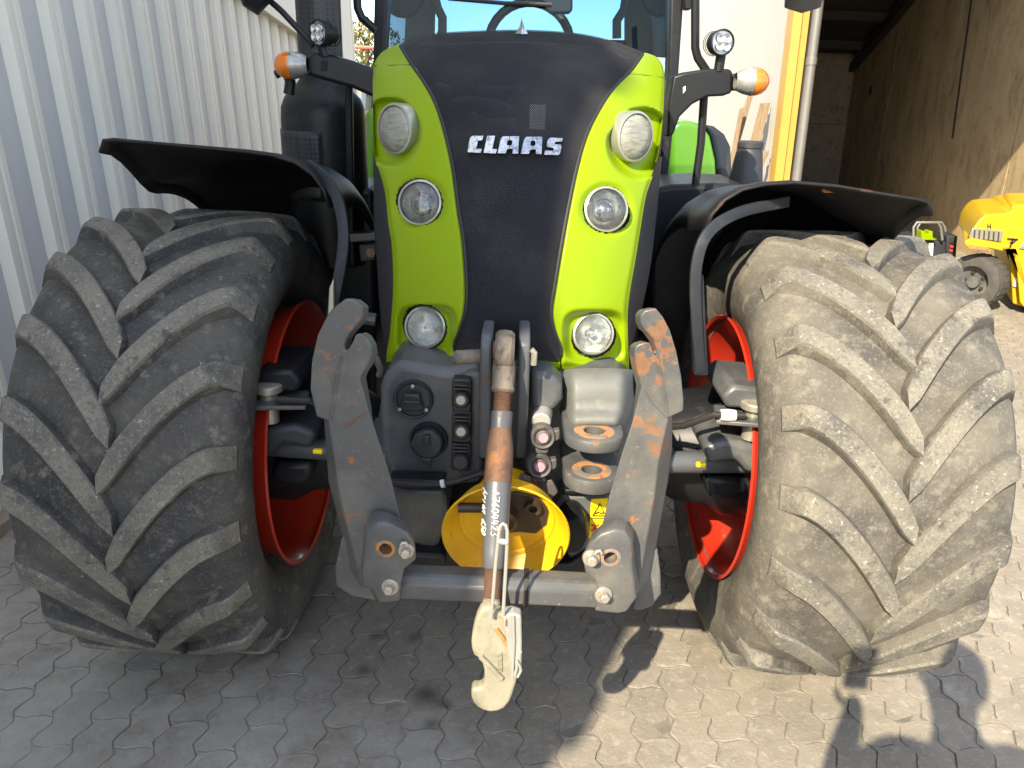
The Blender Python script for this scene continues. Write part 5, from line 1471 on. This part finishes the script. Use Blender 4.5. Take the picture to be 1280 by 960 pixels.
# bent carrier strips of the mudguards
for pts, par in (([(386, 206, 2.30), (408, 222, 2.22), (424, 250, 2.16), (431, 290, 2.13), (427, 330, 2.12), (418, 372, 2.12), (414, 398, 2.14)], mg[0]),
                 ([(985, 252, 2.30), (930, 262, 2.20), (897, 278, 2.14), (877, 300, 2.11), (868, 340, 2.10), (870, 400, 2.10), (876, 466, 2.12)], mg[1])):
    P_ = [at(x, y, Y) for x, y, Y in pts]
    sg = -1 if P_[0].x < 0 else 1
    dense = []
    for i in range(len(P_) - 1):
        for k in range(4): dense.append(P_[i].lerp(P_[i + 1], k / 4))
    dense.append(P_[-1])
    # smooth
    for _ in range(3):
        dense = [dense[0]] + [(dense[i - 1] + dense[i] * 2 + dense[i + 1]) / 4 for i in range(1, len(dense) - 1)] + [dense[-1]]
    ra_, rb_ = [], []
    for i, p in enumerate(dense):
        d = (dense[min(i + 1, len(dense) - 1)] - dense[max(i - 1, 0)]).normalized()
        n_ = V((d.z, 0, -d.x)).normalized() * .0155
        ra_.append([p + n_, p - n_]); 
    m = MB(); m.grid([[q for q in r] for r in ra_]); m.build('carrier_strip', 'strip', par, thick=.016, bevel=.003)
slab([(868, 340), (880, 344), (886, 470), (868, 470), (865, 400)], 2.115, .03, 'carrier_foot', 'strip', .006, par=mg[1])
slab([(411, 360), (417, 348), (418, 386), (409, 396)], 2.10, .02, 'carrier_foot', 'bezel', .004, par=mg[0])
m = MB(); m.prism(P2([(1028, 236), (1040, 234), (1052, 236), (1050, 241), (1030, 241)], 2.30), (0, .02, .0)); m.build('worn_patch', 'rust_bright', mg[1])

# ---- exhaust on the left
ec = at(405, 150, 3.05)
k = zc_(ec) / F_PX
def ez(py): return at(405, py, 3.05).z
m = MB(); m.lathe([(.02, ez(330)), (52 * k, ez(325)), (52 * k, ez(150)), (51 * k, ez(135)), (46 * k, ez(122)), (34 * k, ez(110)), (27 * k, ez(100)), (26 * k, ez(84)), (20 * k, ez(84))], (ec.x, ec.y, 0), (0, 0, 1), 48)
mf = m.build('muffler', 'black', TR, angle=50)
m = MB()
rows = []
for j in range(12):
    py = lerp(162, 245, j / 11)
    rows.append([V((ec.x + 53 * k * math.cos(a), ec.y + 53 * k * math.sin(a), ez(py))) for a in [R_(190 + i * 9) for i in range(11)]])
m.grid(rows); m.build('heat_shield', 'perf', mf, thick=.004, recalc=False)
m = MB(); m.tube([(ec.x - .0, ec.y, ez(90)), (ec.x, ec.y, 2.75)], 26.5 * k, 40, cap=True); m.build('exhaust_stack', 'perf', TR)
m = MB(); m.tube([at(436, 100, 2.9), at(438, 240, 2.9), at(440, 330, 2.9)], .014, 10); m.build('exhaust_bracket', 'black', TR)
# ---- lamp arms with indicators and LED lamps
for pts, dep in (([(382, 70), (394, 66), (412, 68), (440, 76), (468, 87), (478, 91), (478, 126), (465, 121), (440, 110), (415, 103), (390, 96), (381, 92)], 2.72),):
    slab(pts, dep, .09, 'lamp_arm', 'black', .012, seg=3)
slab([(401, 76), (409, 76), (408, 88), (401, 88)], 2.715, .006, 'arm_recess', 'void', 0)
slab([(842, 95), (858, 90), (884, 86), (912, 86), (916, 90), (915, 116), (904, 120), (884, 121), (866, 130), (850, 146), (842, 168), (834, 172), (836, 130)], 2.72, .09, 'lamp_arm', 'black', .010, seg=3)
slab([(854, 109), (857, 107.5), (857, 113), (854, 117)], 2.714, .008, 'arm_recess', 'chalk', 0)
slab([(912, 92), (928, 92), (928, 114), (912, 113)], 2.74, .05, 'lamp_neck', 'black', .008)
slab([(376, 76), (386, 74), (386, 94), (376, 94)], 2.74, .05, 'lamp_neck', 'black', .008)
def indicator(pxa, pya, pxt, pyt, hpx, Y, split, sgn):
    a, b = at(pxa, pya, Y), at(pxt, pyt, Y)
    d = b - a; L = d.length; kk = zc_(a) / F_PX; h = hpx * .5 * kk
    sh_ = lambda t: max(.03, (1 - (abs(t - .56) / (.69 if t < .56 else .4401)) ** 2.1)) ** .52
    N = 26
    prof = [(h * sh_(i / N), L * i / N) for i in range(N + 1)]
    cut = int(N * split)
    m = MB(); m.lathe(prof[:cut + 1], a, d, 32); root = m.build('indicator', 'clear', TR, angle=60)
    m = MB(); m.lathe(prof[cut:], a, d, 32); m.build('amber_lens', 'amber', root, angle=60)
    r, l = prof[cut]
    m = MB(); m.lathe([(r - .002, l - .003), (r + .0015, l - .002), (r + .0015, l + .002), (r - .002, l + .003)], a, d, 32); m.build('lens_joint', 'bezel', root)
indicator(385, 81, 343, 82, 33, 2.70, .47, -1)
indicator(919, 101, 961, 103, 33, 2.70, .50, 1)
m = MB(); m.tube(P2([(360, 93), (363, 103), (361, 118)], 2.76), .018, 10); m.build('lamp_cable', 'black', TR)
m = MB(); m.lathe([(.012, 0), (.014, .016), (0, .018)], at(350, 91, 2.76), (-.6, -.4, -.3), 10); m.build('lamp_knob', 'black', TR)
def led(px, py, rx, ry, Y, aim, foot):
    c = at(px, py, Y); kk = zc_(c) / F_PX; r = ry * kk
    a = V(aim).normalized()
    m = MB(); m.lathe([(0, -.075), (r * .62, -.07), (r * .95, -.04), (r * 1.08, -.008), (r * 1.08, .004), (r * .98, .006), (r * .93, .0)], c, a, 32); root = m.build('led_lamp', 'black', TR, angle=45)
    m = MB(); m.lathe([(r * .94, .001), (r * .5, .004), (0, .005)], c, a, 32); m.build('lens', 'led', root)
    u = a.cross(V((0, 0, 1))).normalized(); w = a.cross(u)
    for i in range(4):
        t = math.pi / 4 + i * math.pi / 2
        m = MB(); m.lathe([(r * .40, .004), (r * .36, .009), (r * .15, .006), (0, .003)], c + (u * math.cos(t) + w * math.sin(t)) * r * .45, a, 16); m.build('led_cup', 'alu', root)
    for i in range(4):
        m = MB(); m.lathe([(r * 1.0, -.066 + i * .014), (r * 1.03, -.063 + i * .014), (r * 1.0, -.060 + i * .014)], c, a, 24); m.build('cooling_fin', 'black', root)
    m = MB(); m.tube(P2([(px + foot[0] * .3, py + ry), (px + foot[0], py + foot[1])], Y + .03), .016, 10); m.build('lamp_foot', 'black', root)
led(398, 41, 10, 14.5, 2.70, (-.55, -.83, .0), (9, 30))
led(903, 53, 12.5, 14.5, 2.70, (.22, -1, .02), (-5, 36))
# ---- mirrors and rails
m = MB(); m.tube(P2([(446, -10), (447, 10), (452, 22), (470, 38)], 3.2), .016, 10); m.build('hand_rail', 'black', TR)
m = MB(); m.tube(P2([(334, -2), (352, 14), (378, 42), (392, 58)], 2.75), .010, 8); m.build('mirror_arm', 'black', TR)
m = MB(); m.lathe([(0, -.06), (.05, -.055), (.075, -.02), (.075, .03), (0, .05)], at(325, -15, 2.70), (.8, .2, -.5), 20); m.build('mirror', 'black', TR)
m = MB(); m.tube(P2([(869, -10), (869, 60), (872, 72), (884, 90)], 2.78), .014, 10); m.build('mirror_arm', 'black', TR)
m = MB(); m.tube(P2([(880, 120), (876, 180), (869, 232)], 2.80), .014, 10); m.build('hand_rail', 'black', TR)
m = MB(); m.lathe([(0, -.05), (.035, -.045), (.058, -.01), (.055, .03), (0, .05)], at(1005, -5, 2.7), (.1, .3, -1), 24); m.build('mirror', 'coupler_dark', TR)
# ---- cab: pillars, glass, inside
def pillar(poly, Y, dep, mm='black', name='cab_pillar', bev=.012):
    return slab(poly, Y, dep, name, mm, bev)
pillar([(468, -30), (487, -30), (480, 80), (478, 240), (466, 240), (466, 80)], 3.45, .1)
pillar([(838, -30), (857, -30), (848, 100), (834, 235), (822, 240), (836, 80)], 3.45, .1)
slab([(855, -20), (866, -20), (864, 12), (856, 12)], 3.4, .05, 'hinge_block', 'black', .006)
pillar([(509, -40), (543, -40), (541, 60), (505, 60)], 5.2, .12, 'seat', 'rear_pillar')
pillar([(783, -40), (812, -40), (818, 70), (783, 70)], 5.2, .12, 'seat', 'rear_pillar')
slab([(540, 46), (786, 50), (786, 80), (540, 80)], 5.25, .05, 'rear_sill', 'black', .01)
m = MB(); m.add(P2([(486, -40), (840, -40), (836, 100), (482, 100)], 3.50), [(0, 1, 2, 3)]); m.build('windscreen', 'windscreen', TR)
m = MB(); m.add(P2([(541, -40), (785, -40), (785, 52), (541, 52)], 5.26), [(0, 1, 2, 3)]); m.build('rear_window', 'windscreen', TR)
a_, b_ = at(470, 20, 3.5), at(507, 20, 5.2)
for p0_, p1_ in (((478, 3.5), (508, 5.2)), ((842, 3.5), (814, 5.2))):
    q0, q1 = at(p0_[0], 20, p0_[1]), at(p1_[0], 20, p1_[1])
    m = MB(); m.add([V((q0.x, q0.y, 1.2)), V((q1.x, q1.y, 1.2)), V((q1.x, q1.y, 2.9)), V((q0.x, q0.y, 2.9))], [(0, 1, 2, 3)]); m.build('side_window', 'windscreen', TR)
m = MB(); m.hexa([(-.78, 3.35, 2.88), (.78, 3.35, 2.88), (.78, 3.35, 3.05), (-.78, 3.35, 3.05)], [(-.80, 5.4, 2.88), (.80, 5.4, 2.88), (.80, 5.4, 3.05), (-.80, 5.4, 3.05)]); m.build('cab_roof', 'green', TR, bevel=.04)
for px0, px1, b in ((444 + 100, 553, 1), (779, 773, 1)):
    pts = [(543, -6), (547, 10), (553, 22), (553, 38), (551, 46)] if px0 == 544 else [(783, -6), (780, 12), (771, 26), (771, 48)]
    m = MB(); m.tube(P2(pts, 5.15), .028, 10); m.build('rear_grab_rail', 'seat', TR)
sc_ = at(662, 49, 4.15)
m = MB(); pts = [sc_ + V((.205 * math.cos(t), .06 * math.sin(t), .20 * math.sin(t) - .03)) for t in [R_(i * 12) for i in range(31)]]
m.tube(pts, .022, 12, cap=False); m.build('steering_wheel', 'coupler_dark', TR)
slab([(682, -12), (716, -12), (716, 13), (711, 17), (688, 17), (682, 12)], 4.0, .05, 'monitor', 'coupler_dark', .012)
m = MB(); m.tube(P2([(560, -2), (630, 4), (690, 6)], 3.47), .008, 8); m.build('wiper', 'ink', TR)
m = MB(); m.lathe([(.12, 0), (.11, .02), (0, .03)], at(829, -8, 4.6), (0, -1, 0), 24); m.build('cab_speaker', 'coupler_dark', TR)
m = MB(); m.lathe([(.12, 0), (.11, .02), (0, .03)], at(503, -8, 4.6), (0, -1, 0), 24); m.build('cab_speaker', 'coupler_dark', TR)
# ---- rear mudguards, tyres and filler funnel
def rear_guard(pts, Y, dep, mm, name):
    m = MB(); n = len(pts)
    rows = [P2(pts, Y), [p + V((0, .10, .01)) for p in P2(pts, Y)], [p + V((.0, dep, -.06)) for p in P2(pts, Y)]]
    m.grid(rows)
    f = P2(pts, Y)
    m.add(f, [tuple(range(len(f)))])
    return m.build(name, mm, TR, angle=50)
slab([(838, 260), (838, 160), (848, 151), (862, 151), (878, 156), (888, 170), (895, 200), (898, 260)], 4.5, .7, 'rear_mudguard', 'fender_green', .05, seg=4)
slab([(882, 156), (893, 158), (906, 168), (914, 184), (917, 260), (899, 260), (896, 200), (890, 172)], 4.52, .7, 'rear_guard_extension', 'dark_plastic', .03, seg=3)
slab([(454, 300), (454, 140), (462, 136), (475, 136), (475, 300)], 4.5, .7, 'rear_mudguard', 'fender_green', .04, seg=4)
m = MB(); m.add(P2([(452, 100), (470, 108), (470, 140), (452, 138)], 4.6), [(0, 1, 2, 3)]); m.build('quarter_window', 'windscreen', TR)
fc = at(931, 232, 3.25)
kk = zc_(fc) / F_PX
def fz(py): return at(931, py, 3.25).z
m = MB(); m.lathe([(22 * kk, fz(240)), (21.5 * kk, fz(232)), (16 * kk, fz(190)), (14.5 * kk, fz(187)), (14.5 * kk, fz(185)), (15.5 * kk, fz(184)), (15.5 * kk, fz(178)), (13.5 * kk, fz(176)), (0, fz(176))], (fc.x, fc.y, 0), (0, 0, 1), 32); m.build('filler_funnel', 'dark_plastic', TR, angle=30)
for sg in (-1, 1):
    c = V((sg * .98, 5.25, .80))
    m = MB(); m.lathe([(.42, -.26), (.60, -.32), (.74, -.29), (.80, -.2), (.80, .2), (.74, .29), (.60, .32), (.42, .26)], c, (1, 0, 0), 64); rt = m.build('rear_tyre', 'rubber', TR)
    m = MB(); m.lathe([(.49, .2), (.46, -.1), (.2, -.12), (0, -.12)], c, (sg, 0, 0), 40); m.build('rear_rim', 'red', TR)
